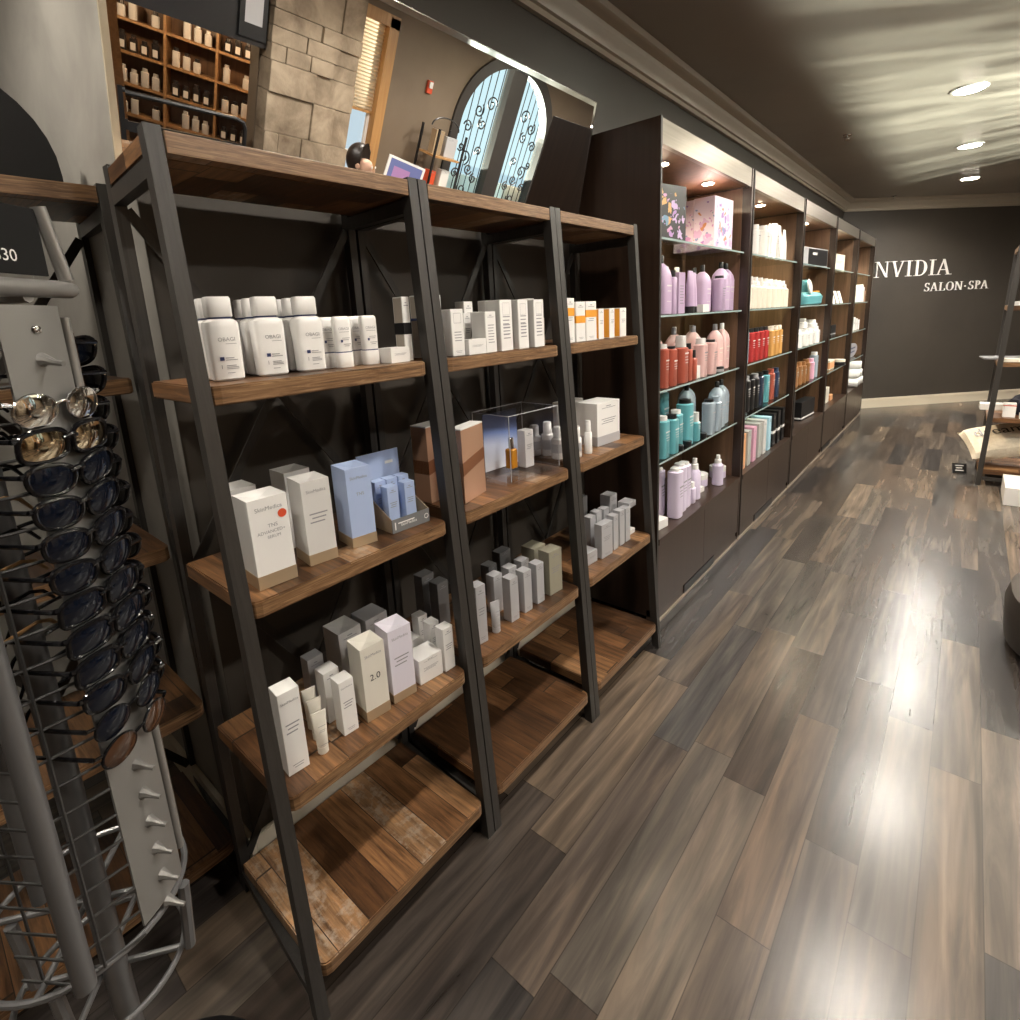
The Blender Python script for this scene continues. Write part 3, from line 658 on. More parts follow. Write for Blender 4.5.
# fourth shelf, first rack
C('tall slim white carton nearest to the first rack post', -1.032, .440, Z4, -5, .047, .200, .045, WHITE, 'mid foot', txt=sk(.056, .200))
def crimp(label, x, y, rz, h, mat, w=.028):
    t = thing('cream_tube', label, 'tube', (x, y, Z4 + .001), math.radians(rz), 'crimped cream tubes on the fourth shelf')
    obj('tube_body', loft([(h * .17, w * .40, w * .40), (h * .2, w * .44, w * .44), (h * .55, w * .50, w * .36), (h * .88, w * .58, w * .14, 3), (h, w * .60, w * .05, 5)], 24), mat, t)
    obj('cap', lathe([(0, w * .40), (.001, w * .43), (h * .165, w * .43)], 24), mat, t)
    obj('printed_text', lines([(-w * .3, w * .3, h * .72, .0012), (-w * .2, w * .25, h * .62, .001), (-w * .25, w * .2, h * .58, .001), (-w * .3, w * .3, h * .26, .001)], w * .52), INK, t)
crimp('ivory cream tube in front of the other two tubes', -1.040, .503, -12, .104, IVORY)
crimp('ivory cream tube in the middle of three', -1.088, .519, -12, .104, IVORY)
crimp('ivory cream tube at the back of three', -1.130, .530, -12, .106, IVORY)
C('slim white carton between the cream tubes and the 2.0 carton', -1.037, .577, Z4, -4, .038, .141, .038, WHITE, 'mid foot', txt=sk(.042, .141))
C('slim white carton just behind its twin, next to the cream tubes', -1.105, .580, Z4, 0, .042, .136, .04, WHITE, 'logo')
C('slim silver carton at the back near the cream tubes', -1.170, .578, Z4, 0, .042, .147, .035, SILVC, 'logo')
C('wide grey carton behind the 2.0 carton', -1.190, .692, Z4, 0, .068, .158, .075, GREYC, 'dimple logo')
C('wide grey carton behind the lilac white carton', -1.200, .785, Z4, 0, .072, .150, .07, SILVC, 'logo')
C('ivory carton marked 2.0 with a bronze base', -1.028, .651, Z4, -6, .064, .196, .065, IVORY, 'dimple foot', band=(0, .14), bandm=BAND, txt=sk(.064, .196) + [('2.0', .024, 0, .104, BLACK)])
C('lilac white carton with a bronze base next to the 2.0 carton', -1.027, .733, Z4, -7, .066, .201, .065, LILC, 'dimple mid foot', band=(0, .12), bandm=BAND, txt=sk(.068, .201))
C('white cube carton in the front row', -1.026, .824, Z4, -7, .074, .071, .065, WHITE, 'mid logo')
C('low white carton behind the cube carton', -1.125, .850, Z4, 0, .05, .068, .05, WHITE)
for i, (x, y, h) in enumerate(((-1.016, .884, .129), (-1.080, .892, .118), (-1.135, .897, .118))):
    C('narrow white carton before the paired posts, %s row' % ('front', 'middle', 'back')[i], x, y, Z4, -2, .036 - .004 * (i > 0), h, .033, WHITE, 'logo mid')
# fourth shelf, second rack
C('tall silver carton just past the paired posts', -1.025, 1.030, Z4, -8, .036, .187, .036, SILVC, 'logo mid foot')
crimp('small grey cream tube beside the tall silver carton', -1.035, 1.099, -14, .103, SILVC, .03)
for i, (y, h) in enumerate(((1.181, .148), (1.250, .144), (1.318, .143))):
    C('slim silver carton in the front row, %s after the grey tube' % ORD[i], -1.024, y, Z4, -4, .037, h, .036, SILVC, 'logo foot')
for i, (x, y, h) in enumerate(((-1.100, 1.190, .133), (-1.105, 1.272, .125), (-1.110, 1.345, .122))):
    C('slim silver carton in the second row, %s counting from the paired posts' % ORD[i], x, y, Z4, -2, .04, h, .036, SILVC, 'logo')
C('khaki carton in the front row before the second posts', -1.020, 1.402, Z4, -5, .066, .160, .05, KHAKI, 'logo mid')
C('khaki carton behind its twin', -1.110, 1.432, Z4, 0, .066, .140, .06, KHAKI, 'logo')
for i, (x, y, w, h) in enumerate(((-1.25, 1.40, .06, .10), (-1.19, 1.030, .045, .150), (-1.26, 1.030, .05, .155), (-1.19, 1.140, .042, .112), (-1.19, 1.265, .042, .113))):
    C('dark slate carton at the back of the fourth shelf, %s' % ('behind the khaki pair', 'close behind the tall silver carton', 'far behind the tall silver carton', 'behind the grey tube', 'behind the slim silver cartons')[i], x, y, Z4, 0, w, h, .04, DARKC, 'logo')
# fourth shelf, third rack
C('low silver carton just past the second posts', -1.035, 1.668, Z4, -4, .065, .05, .06, SILVC, 'mid')
C('wide silver carton in the front row', -1.021, 1.757, Z4, -4, .075, .140, .035, SILVC, 'mid foot logo')
for i, (y, h) in enumerate(((1.834, .147), (1.886, .152), (1.936, .148))):
    C('slim silver carton after the wide one, %s of three' % ORD[i], -1.024, y, Z4, -2, .037, h, .034, SILVC, 'logo')
for i, (x, y, h) in enumerate(((-1.09, 1.765, .150), (-1.10, 1.830, .150), (-1.10, 1.890, .145))):
    C('slim grey carton of the second row in the third rack, %s' % ('behind the wide one', 'in the middle', 'beside the hooded carton')[i], x, y, Z4, 0, .04, h, .034, SILVC)
C('grey carton with a darker front at the back of the third rack', -1.12, 1.985, Z4, 0, .06, .175, .05, SILVC, 'logo')
C('dark slate carton against the rear of the third rack', -1.22, 1.90, Z4, 0, .06, .17, .05, DARKC)
t = thing('hooded_display', 'silver display stand with an overhanging top at the rack end', 'display stand', (-1.045, 2.008, Z4 + .001), 0)
obj('stand_foot', box((-.05, -.03, 0), (0, .03, .02), .001), WHITE, t); obj('stand_back', box((-.05, -.028, .0205), (-.025, .028, .125)), SILVC, t); obj('stand_top', box((-.05, -.032, .1255), (.004, .032, .150), .001), SILVC, t)

# ------------------------------------------------------------------ lit cabinets
CY = [2.21, 3.445, 4.71, 5.975, 7.27, 8.58]
CF, CB, CT = -1.025, -1.415, 2.258
GZ = (1.81, 1.48, 1.14, .80); CZ = .445
cabpos = 'beside the ladder racks;second from the ladder racks;third from the ladder racks;fourth from the ladder racks;next to the lettered wall'.split(';')
for i in range(5):
    y0, y1 = CY[i] + .006, CY[i + 1] - .006
    if i == 4: y1 = 8.55
    t = thing('display_cabinet', 'dark wood display cabinet with lit glass shelves, ' + cabpos[i], 'cabinet', ((CF + CB) / 2, (y0 + y1) / 2, 0), 0, 'lit display cabinets along the wall')
    ox, oy = (CF + CB) / 2, (y0 + y1) / 2
    Lb = lambda x0, a, z0, x1, b, z1, bv=0: box((x0 - ox, a - oy, z0), (x1 - ox, b - oy, z1), bv)
    # the last cabinet's rear corner is cut back by the slanted wall
    cb = CB if i < 4 else CB
    obj('side_panel', Lb(cb, y0, .04, CF, y0 + .022, CT, .001), ESP, t); obj('side_panel', Lb(cb, y1 - .022, .04, CF, y1, CT, .001), ESP, t)
    obj('top_panel', Lb(cb, y0 + .0225, 2.165, CF - .03, y1 - .0225, CT), LITWD, t)
    obj('fascia', Lb(CF - .029, y0 + .0225, 2.160, CF - .004, y1 - .0225, CT - .001), FASC, t); obj('edge_strip', Lb(CF + .0002, y0, .04, CF + .003, y0 + .014, CT), POST, t)
    obj('back_panel', Lb(cb, y0 + .0225, CZ + .001, cb + .012, y1 - .0225, 2.164), LITWD, t)
    obj('inner_lining', Lb(cb + .013, y0 + .0225, CZ + .002, CF - .05, y0 + .026, 2.159), LITWD, t); obj('inner_lining', Lb(cb + .013, y1 - .026, CZ + .002, CF - .05, y1 - .0225, 2.159), LITWD, t)
    obj('counter', Lb(cb, y0 + .0225, CZ - .03, CF + .004, y1 - .0225, CZ, .002), ESPF, t)
    ym = (y0 + y1) / 2
    for a, b in ((y0 + .024, ym - .001), (ym + .001, y1 - .024)): obj('door_panel', Lb(CF - .022, a, .075, CF - .001, b, CZ - .032, .0015), ESPF, t)
    obj('plinth', Lb(CF - .05, y0, .0, CF - .012, y1, .074), ESPF, t); obj('plinth_strip', Lb(CF - .0118, y0, .0, CF - .002, y1, .0115), M('floor_strip', (.22, .175, .135), .4), t)
    if i in (0, 1): obj('plinth_vent', Lb(CF - .0119, y0 + .36, .013, CF - .006, y0 + .80, .062), BLACK, t)
    if i == 3: obj('plinth_vent', Lb(CF - .0119, y0 + .1, .013, CF - .006, y0 + .5, .062), BLACK, t)
    for z in GZ:
        gs = obj('glass_shelf', Lb(cb + .0125, y0 + .028, z - .010, CF - .028, y1 - .028, z, .001), GLASS, t)
        obj('glass_edge', Lb(CF - .0279, y0 + .028, z - .0095, CF - .0271, y1 - .028, z - .0005), GEDGE, gs)
        [obj('shelf_clip', Lb(CF - .06, a, z - .016, CF - .045, b, z - .0105), CHROME, gs) for a, b in ((y0 + .0265, y0 + .038), (y1 - .038, y1 - .0265))]
    for yy in ((y0 + .32, y1 - .32) if i == 0 else (ym,)):
        pk = obj('puck_light', lathe([(2.157, .036), (2.1645, .036)], 24), CHROME, t, (CF - .14 - ox, yy - oy, 0)); obj('puck_lens', lathe([(2.1545, .027), (2.1565, .030)], 24), PUCKG, pk)
        l = bpy.data.lights.new('puck_spot', 'SPOT'); l.energy = 85. if i else 58.; l.spot_size = 2.7; l.spot_blend = .7; l.color = (1, .80, .56); l.shadow_soft_size = .03
        lo = bpy.data.objects.new('puck_spot', l); COL.objects.link(lo); lo.location = (CF - .14, yy, 2.150)

# ---- bottles in the cabinets: origin at the base centre
def mk(key, fn):
    if key not in MESH: MESH[key] = fn()
    return MESH[key]
def dome(label, x, y, z, h, w, d, mat, cap, group, shoulder=None):
    t = thing('shampoo_bottle', label, 'bottle', (x, y, z + .001), 0, group); hb = h - .035
    obj('bottle_body', mk(('dome', h, w, d, mat.name), lambda: loft([(0, w * .46, d * .46, 4), (.004, w / 2, d / 2, 4), (hb * .74, w / 2, d / 2, 4), (hb * .86, w * .44, d * .44, 3), (hb * .95, w * .27, d * .3, 2.4), (hb, .013, .013, 2)], 24)), mat, t)
    obj('cap', mk(('dcap', h, cap.name), lambda: lathe([(hb + .0005, .0135), (h - .002, .0125), (h, .011)], 16)), cap, t)
    if shoulder: obj('label_print', mk(('dlab', h, w, d, shoulder.name), lambda: lines([(-w * .25, w * .28, hb * .55, .006), (-w * .2, w * .2, hb * .45, .004), (-w * .25, w * .2, hb * .25, .003)], d / 2 + .0006)), shoulder, t)
    return t
PRINT = {m.name: SOFTW for m in (CORAL, TEAL, REDB, GOLDB, BRWN, NAVB, BLACK)}
def slim(label, x, y, z, h, w, mat, cap, group, name='treatment_bottle', caph=.03):
    t = thing(name, label, 'bottle', (x, y, z + .001), 0, group)
    obj('bottle_body', mk(('slim', h, w, caph, mat.name), lambda: loft([(0, w * .46, w * .40), (.003, w / 2, w * .43), (h - caph - .006, w / 2, w * .43), (h - caph, w * .36, w * .34)], 20, 3.2)), mat, t)
    if w >= .06 and x < -1.0: obj('label_print', mk(('slab', h, w, mat.name), lambda: lines([(-w * .3, w * .3, h * .62, h * .03), (-w * .26, w * .2, h * .55, h * .014), (-w * .26, w * .26, h * .49, h * .014), (-w * .2, w * .24, h * .43, h * .012)], w * .43 + .0006)), PRINT.get(mat.name, INK), t)
    obj('cap', mk(('scap', h, w, caph, cap.name), lambda: loft([(h - caph + .0005, w * .34, w * .33), (h, w * .32, w * .31)], 20, 2.6)), cap, t)
    return t
def spray(label, x, y, z, h, w, mat, cap, group):
    t = thing('spray_bottle', label, 'bottle', (x, y, z + .001), 0, group)
    obj('bottle_body', mk(('spr', h, w, mat.name), lambda: lathe([(0, w * .46), (.003, w / 2), (h * .66, w / 2), (h * .74, w * .3)], 20)), mat, t)
    obj('spray_head', mk(('sph', h, w, cap.name), lambda: lathe([(h * .742, w * .32), (h * .86, w * .30), (h * .87, w * .2), (h, w * .18)], 16)), cap, t)
def jar(label, x, y, z, h, w, mat, lid, group):
    t = thing('cream_jar', label, 'jar', (x, y, z + .001), 0, group)
    obj('jar_body', mk(('jar', h, w, mat.name), lambda: lathe([(0, w * .45), (.003, w / 2), (h * .6, w / 2)], 24)), mat, t)
    obj('lid', mk(('jlid', h, w, lid.name), lambda: lathe([(h * .605, w * .5), (h - .002, w * .5), (h, w * .46)], 24)), lid, t)
def ftube(label, x, y, z, h, w, mat, cap, group, tilt=0.):
    t = thing('styling_tube', label, 'tube', (x, y, z + .001), 0, group); t.rotation_euler[0] = tilt
    obj('tube_body', mk(('ft', h, w, mat.name), lambda: loft([(h * .16, w * .42, w * .42), (h * .6, w * .48, w * .34), (h * .95, w * .54, w * .08, 4), (h, w * .54, w * .05, 5)], 20)), mat, t)
    obj('cap', mk(('ftc', h, w, cap.name), lambda: lathe([(0, w * .42), (h * .155, w * .42)], 20)), cap, t)
def gift(label, name, x, y, z, rz, w, h, d, mat, group=None, cat='box', **kw): return carton(name, label, cat, x, y, z, rz, w, h, d, mat, group, **kw)

# rows spread over the width of their own cabinet
def spread(fn):
    def g(label, *a, **k):
        a = list(a); i = 1 if isinstance(a[0], str) else 0
        x, y, z = a[i:i + 3]
        if x > -1.0 or x < -1.4: pass
        elif 2.3 < y < 3.42 and z < 1.8: x, y = -1.085 + (x + 1.085) * .75, min(2.42 + (y - 2.42) * 1.045, 3.36)
        elif 3.5 < y < 4.6:
            f = {1.81: 1.26, 1.48: 1.2, 1.14: 1.19, .80: 1.28}.get(z, 1.42); y = 3.59 + (y - 3.59) * f
        elif 4.8 < y < 5.9 and z in (1.14, .80): y = 4.90 + (y - 4.90) * 1.5
        a[i:i + 2] = [x, y]
        return fn(label, *a, **k)
    return g
dome, slim, spray, jar, ftube, gift = [spread(f) for f in (dome, slim, spray, jar, ftube, gift)]
# cabinet 1
gift('dark floral gift box on the top glass shelf', 'gift_box', -1.12, 2.50, 1.81, -14, .28, .25, .08, FLORK)
for i, x in enumerate((-1.09, -1.215)):
    o = gift('pale lilac floral gift box on the top glass shelf, %s' % ('front of the pair', 'rear of the pair')[i], 'gift_box', x, 3.165 + .03 * i, 1.81, -3, .25, .268, .115, FLORW, 'pale floral gift boxes')
gl = 'lilac hair care bottles on the second glass shelf'
dome('large lilac bottle at the near end of the lilac shelf', -1.12, 2.42, 1.48, .262, .095, .085, LILAC, BLACK, gl, SOFTW)
slim('slim lilac bottle next to the large near lilac bottle', -1.11, 2.52, 1.48, .20, .05, LILAC, BLACK, gl)
gift('lilac carton between slim bottle and black-footed tube', 'hair_care_box', -1.10, 2.62, 1.48, 0, .075, .195, .06, LILAC, gl, style='dense')
dome('lilac bottle behind the lilac carton, white cap', -1.26, 2.70, 1.48, .235, .075, .065, LILAC, SOFTW, gl)
ftube('lilac tube on a black cap, first of two', -1.10, 2.715, 1.48, .205, .055, LILAC, BLACK, gl)
ftube('lilac tube on a black cap, second of two', -1.12, 2.785, 1.48, .20, .055, LILAC, BLACK, gl)
dome('lilac bottle behind the two lilac tubes', -1.28, 2.86, 1.48, .24, .08, .065, LILAC, SOFTW, gl)
dome('large lilac bottle with white shoulders behind the small white box', -1.16, 2.98, 1.48, .247, .105, .08, LILAC, BLACK, gl, SOFTW)
dome('lilac bottle half hidden behind the white-shouldered one', -1.27, 3.07, 1.48, .245, .09, .07, LILAC, BLACK, gl)
slim('slim lilac bottle with black collar cap in the front', -1.09, 3.088, 1.48, .19, .07, LILAC, BLACK, gl, caph=.014)
dome('large lilac bottle, first of the far pair', -1.12, 3.17, 1.48, .268, .115, .085, LILAC, BLACK, gl, SOFTW)
dome('large lilac bottle, second of the far pair', -1.15, 3.31, 1.48, .27, .11, .085, LILAC, BLACK, gl, SOFTW)
gift('small white box in front of the lilac bottles', 'small_box', -1.075, 2.885, 1.48, 0, .085, .04, .05, WHITE)
gp = 'blush and coral hair care on the third glass shelf'
for i, (x, y) in enumerate(((-1.20, 2.44), (-1.28, 2.60), (-1.20, 2.70), (-1.28, 2.84), (-1.20, 2.95), (-1.28, 3.07), (-1.13, 3.13), (-1.15, 3.28))):
    dome('blush bottle with pale shoulders, %s along the blush shelf' % ORD[i], x, y, 1.14, .268, .10, .08, PINK, SOFTW if i % 2 else INK, gp, CREAM)
for i, (y, h, w) in enumerate(((2.40, .205, .06), (2.485, .190, .065), (2.60, .232, .075), (2.685, .19, .05), (2.745, .152, .05))):
    slim('coral printed bottle, %s in the coral row' % ORD[i], -1.09, y, 1.14, h, w, CORAL, (SOFTW, BLACK, GREYC, BLACK, BLACK)[i], gp, caph=(.02, .012, .055, .03, .04)[i])
slim('plain blush slim bottle after the coral row', -1.09, 2.85, 1.14, .205, .075, PINK, SOFTW, gp)
slim('blush slim bottle with a black collar', -1.09, 2.985, 1.14, .19, .075, PINK, BLACK, gp, caph=.014)
gift('small white box in front of the blush bottles', 'small_box', -1.07, 2.80, 1.14, 0, .09, .065, .05, WHITE)
jar('small silver jar in front of the blush bottles', -1.08, 3.10, 1.14, .03, .06, SILVC, BLACK, None)
gt = 'teal and clear hair care on the fourth glass shelf'
for i, (x, y, h, w) in enumerate(((-1.09, 2.40, .205, .075), (-1.09, 2.505, .195, .075), (-1.12, 2.605, .20, .075), (-1.11, 2.70, .24, .09), (-1.09, 2.80, .155, .06), (-1.22, 2.47, .24, .06), (-1.30, 2.70, .29, .1))):
    slim('teal bottle, %s on the teal shelf' % ('first in the front', 'second in the front', 'third in the front', 'tallest in the front', 'shortest and beside the clear bottles', 'slender, behind the first two', 'largest, at the back'.replace('largest', 'widest'))[i], x, y, .80, h, w, TEAL, (SOFTW, BLACK, SOFTW, BLACK, GREYC, BLACK, CLEARB)[i], gt, caph=.02 if i != 4 else .05)
for i, (x, y) in enumerate(((-1.23, 2.93), (-1.30, 3.06), (-1.12, 3.17), (-1.15, 3.30))):
    dome('clear pale blue bottle, %s counting away from the teal ones' % ORD[i], x, y, .80, .285 - .005 * i, .11, .085, CLEARB, BLACK, gt, INK)
slim('slim clear bottle with a black collar', -1.08, 2.97, .80, .20, .075, CLEARB, BLACK, gt, caph=.014)
slim('slim clear bottle with pale cap', -1.08, 3.08, .80, .20, .07, CLEARB, CLEARB, gt)
for i, y in enumerate((2.56, 2.66, 2.865)): jar('small black jar at the edge of the teal shelf, %s' % ORD[i], -1.066, y, .80, .03, .045, BLACK, BLACK, 'small black jars on the teal shelf')
gv = 'lavender hair care on the wooden counter'
for i, (x, y, h) in enumerate(((-1.27, 2.42, .275), (-1.085, 2.555, .262), (-1.11, 2.645, .262), (-1.12, 2.72, .25), (-1.20, 2.53, .26))):
    slim('tall lavender bottle, %s' % ('first on the counter behind the white box', 'in front with the white cap', 'second of the front run', 'third of the front run', 'behind the white-capped one')[i], x, y, CZ, h, .08, LAV, SOFTW, gv, caph=.012)
slim('short lavender bottle beside the first spray bottle', -1.10, 2.79, CZ, .12, .05, LAV, SOFTW, gv)
spray('lavender spray bottle in front of the near jar', -1.12, 2.865, CZ, .235, .07, LAV, SOFTW, gv)
spray('lavender spray bottle standing alone between the jars', -1.09, 3.165, CZ, .185, .065, LAV, SOFTW, gv)
jar('low lavender jar behind the spray bottles', -1.22, 3.10, CZ, .075, .12, LAV, SOFTW, gv)
jar('low lavender jar at the far end of the counter', -1.16, 3.31, CZ, .075, .10, LAV, SOFTW, gv)
gift('flat white box at the near end of the counter', 'flat_box', -1.065, 2.35, CZ, -8, .15, .045, .09, WHITE)
gift('flat white pad box beside the lavender spray bottle', 'flat_box', -1.12, 2.975, CZ, -8, .07, .03, .08, WHITE)
# cabinet 2
gw = 'white bottles and tubes on the top glass shelf of the second cabinet'
for i, (y, h, w, f) in enumerate(((3.62, .18, .06, 0), (3.72, .185, .075, 0), (3.86, .195, .085, 0), (4.00, .225, .055, 1), (4.08, .232, .06, 0), (4.17, .232, .06, 1), (4.28, .215, .05, 1))):
    (ftube if f else slim)('white hair product, %s along the top glass shelf' % ORD[i], -1.10, y, 1.81, h, w, SOFTW, SOFTW, gw)
gc = 'cream pump bottles'
for i, y in enumerate((3.60, 3.69, 3.78, 3.87, 3.97, 4.07, 4.16, 4.25, 4.34)):
    spray('cream pump bottle, %s in the row on the second glass shelf' % ORD[i], -1.10, y, 1.48, .205 - .002 * i, .085, CREAM, SOFTW, gc)
slim('pale blue white bottle beside the red bottles', -1.10, 3.60, 1.14, .235, .085, CLEARB, SOFTW, 'hair care on the third shelf of the second cabinet')
for i, y in enumerate((3.72, 3.81, 3.90, 3.99)): slim('red bottle with black cap, %s in the row' % ORD[i], -1.10, y, 1.14, .215, .075, REDB, BLACK, 'red bottles', caph=.025)
for i, y in enumerate((4.11, 4.20, 4.29)): slim('amber gold bottle, %s in the row' % ORD[i], -1.10, y, 1.14, .21, .08, GOLDB, CREAM, 'amber gold bottles')
for i, (y, m_) in enumerate(((3.58, SOFTW), (3.65, BLACK), (3.73, BLACK), (3.81, BLACK), (3.89, BLACK), (3.98, M('blue_black', (.03, .04, .07), .3)), (4.09, TEAL), (4.20, CORAL), (4.30, NAVB))):
    slim(('white', 'black', 'black', 'black', 'black', 'blue black', 'teal', 'coral red', 'navy')[i] + ' bottle, %s in the dark row of the second cabinet' % ORD[i], -1.12, y, .80, .25 - .003 * i, .07, m_, (SOFTW, BLACK, SILVC, BLACK, SILVC, BLACK, BLACK, CORAL, NAVB)[i], 'bottles in the dark row')
for i, (y, m_, n_) in enumerate(((3.60, ORB, 'peach'), (3.68, SAGE, 'grey'), (3.765, PNK, 'rose pink'), (3.85, SAGE, 'sage grey'), (3.935, GREYC, 'pearl grey'), (4.02, SKY, 'sky blue'), (4.11, BLACK, 'black and white'), (4.20, BLACK, 'black and white'), (4.29, BLACK, 'black and white'))):
    gift('%s hair colour box, %s in the counter row' % (n_, ORD[i]), 'colour_box', -1.06, y, CZ, 0, .07, .235 + .003 * i, .13, m_, 'hair colour boxes', cat='box', band=((.4, .48) if i > 5 else None), bandm=WHITE, style='logo foot')
for i, y in enumerate((3.62, 3.76, 3.90, 4.04)): jar('black jar behind the hair colour boxes, %s' % ORD[i], -1.29, y, CZ, .32, .11, BLACK, SILVC, 'tall black jars behind the colour boxes')
# cabinet 3
t = thing('boxed_appliance', 'grey boxed hair appliance with a dark window on the top glass shelf', 'box', (-1.12, 5.50, 1.811), math.radians(-6))
obj('box_body', box((-.10, -.32, 0), (0, .42, .16), .003), SILVC, t); obj('dark_window', box((0.0005, -.10, .015), (.003, .40, .15)), BLACK, t); obj('window_print', lines([(.0, .12, .10, .02)], .0035), SOFTW, t)
t = thing('toiletry_pouch', 'teal pouch with white flower and orange trim on a glass shelf', 'pouch', (-1.12, 5.45, 1.481), 0); t.scale = (1.1, 1.25, 1.25)
obj('pouch_body', loft([(0, .20, .05), (.01, .24, .07), (.06, .25, .075), (.085, .24, .05), (.09, .2, .03)], 28, 3), TEAL, t); obj('upright_pocket', loft([(.0905, .09, .03), (.165, .085, .02), (.17, .08, .01)], 20, 4), TEAL, t, (0, -.10, 0))
obj('flower', lathe([(0, .01), (.01, .05), (.02, .05), (.03, .01)], 12), SOFTW, t, (.035, -.18, .12), (0, PI / 2 - .2, 0)); obj('orange_trim', box((-.03, .10, .0905), (.03, .22, .10)), ORANGE, t)
gx = 'white bottles of the third cabinet'
for i, (x, y, h) in enumerate(((-1.10, 4.96, .15), (-1.18, 5.04, .205), (-1.10, 5.12, .14), (-1.10, 5.24, .145), (-1.18, 5.32, .225), (-1.10, 5.40, .15), (-1.16, 5.52, .205))):
    slim('white bottle in the third cabinet, %s in its row' % ORD[i], x, y, 1.14, h, .12, SOFTW, SOFTW, gx)
for i, (y, h, m_, n_) in enumerate(((4.88, .22, NAVB, 'navy'), (5.02, .20, BRWN, 'brown'), (5.12, .20, BRWN, 'brown'), (5.22, .19, BRWN, 'brown'), (5.32, .20, BRWN, 'brown'), (5.44, .19, PNK, 'pink'), (5.54, .24, CLEARB, 'pale blue'))):
    slim('%s bottle in the third cabinet, %s along the fourth shelf' % (n_, ORD[i]), -1.12, y, .80, h, .085, m_, SOFTW if i in (0, 6) else m_, 'coloured bottles of the third cabinet')
gift('tall black box on the counter of the third cabinet', 'black_box', -1.09, 4.95, CZ, -4, .20, .31, .08, BLACK, style='logo')
gift('low black box with a white stripe on that counter', 'black_box', -1.09, 5.60, CZ, -4, .40, .17, .09, BLACK, band=(.08, .16), bandm=SOFTW)
# cabinet 4
gift('cream folder box leaning on the back of the fourth cabinet', 'folder_box', -1.14, 6.85, 1.81, -4, .50, .18, .06, CREAM, style='mid')
for i, y in enumerate((6.55, 6.76, 6.97)):
    t = gift('white leaning card in the fourth cabinet, %s of three' % ORD[i], 'info_card', -1.10, y, 1.4825, 0, .14, .135, .006, WHITE, 'white leaning cards', 'card', style='mid'); t.rotation_euler[1] = -.3
gift('small framed card on a shelf of the fourth cabinet', 'framed_card', -1.10, 6.62, 1.14, 0, .24, .12, .02, BLACK, None, 'card', txt=None, band=(.2, .3), bandm=SILVC)
gift('peach striped small box on the fourth cabinet shelf', 'striped_box', -1.09, 6.62, .80, 0, .26, .095, .08, CREAM, band=(.1, .8), bandm=ORB)
jar('round brass jar on the peach striped box shelf', -1.275, 6.62, .80, .125, .16, BRWN, KHAKI, None); jar('black and cream jar in the fourth cabinet', -1.09, 7.0, .80, .07, .13, BLACK, CREAM, None)
gift('cream box on the counter of the fourth cabinet', 'cream_box', -1.10, 6.56, CZ, 0, .16, .16, .1, CREAM)
gift('peach box beside the cream box on the counter', 'peach_box', -1.09, 6.74, CZ, 0, .14, .06, .1, ORB)
# cabinet 5
slim('tall white bottle in the cabinet next to the lettered wall', -1.10, 8.08, 1.48, .21, .13, SOFTW, SOFTW, None); slim('brown bottle beside the tall white bottle in the end cabinet', -1.10, 8.28, 1.48, .17, .1, BRWN, BLACK, None)
for i, y in enumerate((7.94, 8.11, 8.28)): gift('white carton in the end cabinet, %s of three' % ORD[i], 'white_carton', -1.10, y, 1.14, 0, .13, .16 - .02 * i, .08, WHITE, 'white cartons of the end cabinet', style='mid')
t = thing('oval_plaque', 'silver oval plaque in the cabinet next to the lettered wall', 'plaque', (-1.12, 8.12, .801), 0)
obj('plaque_plate', poly([(.36 * math.cos(a * PI / 16), .085 + .085 * math.sin(a * PI / 16)) for a in range(32)], .02), SILVC, t); obj('plaque_print', lines([(-.2, .2, .10, .02), (-.16, .16, .055, .018)], .0006), NAVY, t)
for i, (y, z) in enumerate(((7.85, 0), (8.05, 0), (8.25, 0), (7.95, .104), (8.15, .104), (8.05, .208))):
    tag(obj('rolled_towel', mk('towel', lambda: loft([(-.12, .046, .046), (-.115, .05, .05), (.115, .05, .05), (.12, .046, .046)], 18)), SOFTW, None, (-1.12, y, CZ + .052 + z), (0, PI / 2, .1)), 'white rolled towel in the end cabinet, %s row, %s' % (('bottom', 'middle', 'top')[0 if z == 0 else 1 if z < .2 else 2], ORD[(0, 1, 2, 0, 1, 0)[i]]), 'towel', 'rolled white towels')

# ------------------------------------------------------------------ sunglasses stand
SA = math.atan2(.585, .811); n_ = Vector((.811, .585, 0)); u_ = Vector((-.585, .811, 0)); SCN = Vector((-1.0, .075, 0))
TUBEM = M('grey_enamel_tube', (.18, .18, .185), .35, .5)
PF, HW = .122, .1125                                        # front panel distance from the axis, corner tube
TN = .079                                                   # how far forward the corner tube stands
t = thing('sunglasses_stand', 'silver revolving sunglasses stand with pegs and wire sides', 'display stand', (SCN.x, SCN.y, 0), SA)
RZ = .60
def panel(dist, lat0, lat1, z0, z1, rz, mat, bow=.004):
    bm = bmesh.new(); mid = (lat0 + lat1) / 2
    P = [(dist - bow + bow * math.cos(q * .6), mid + q * (lat1 - lat0) / 6) for q in (-3, -2, -1, 0, 1, 2, 3)]
    f = [[bm.verts.new((x + dx, y, z)) for x, y in P] for dx in (0, -.003) for z in (z0, z1)]
    for a, b in ((0, 1), (2, 3), (0, 2), (1, 3)):
        for i in range(6): bm.faces.new((f[a][i], f[a][i + 1], f[b][i + 1], f[b][i]))
    for i in (0, 6): bm.faces.new((f[0][i], f[1][i], f[3][i], f[2][i]))
    obj('peg_panel', finish(bm, 'pp', True), mat, t, rot=(0, 0, rz))
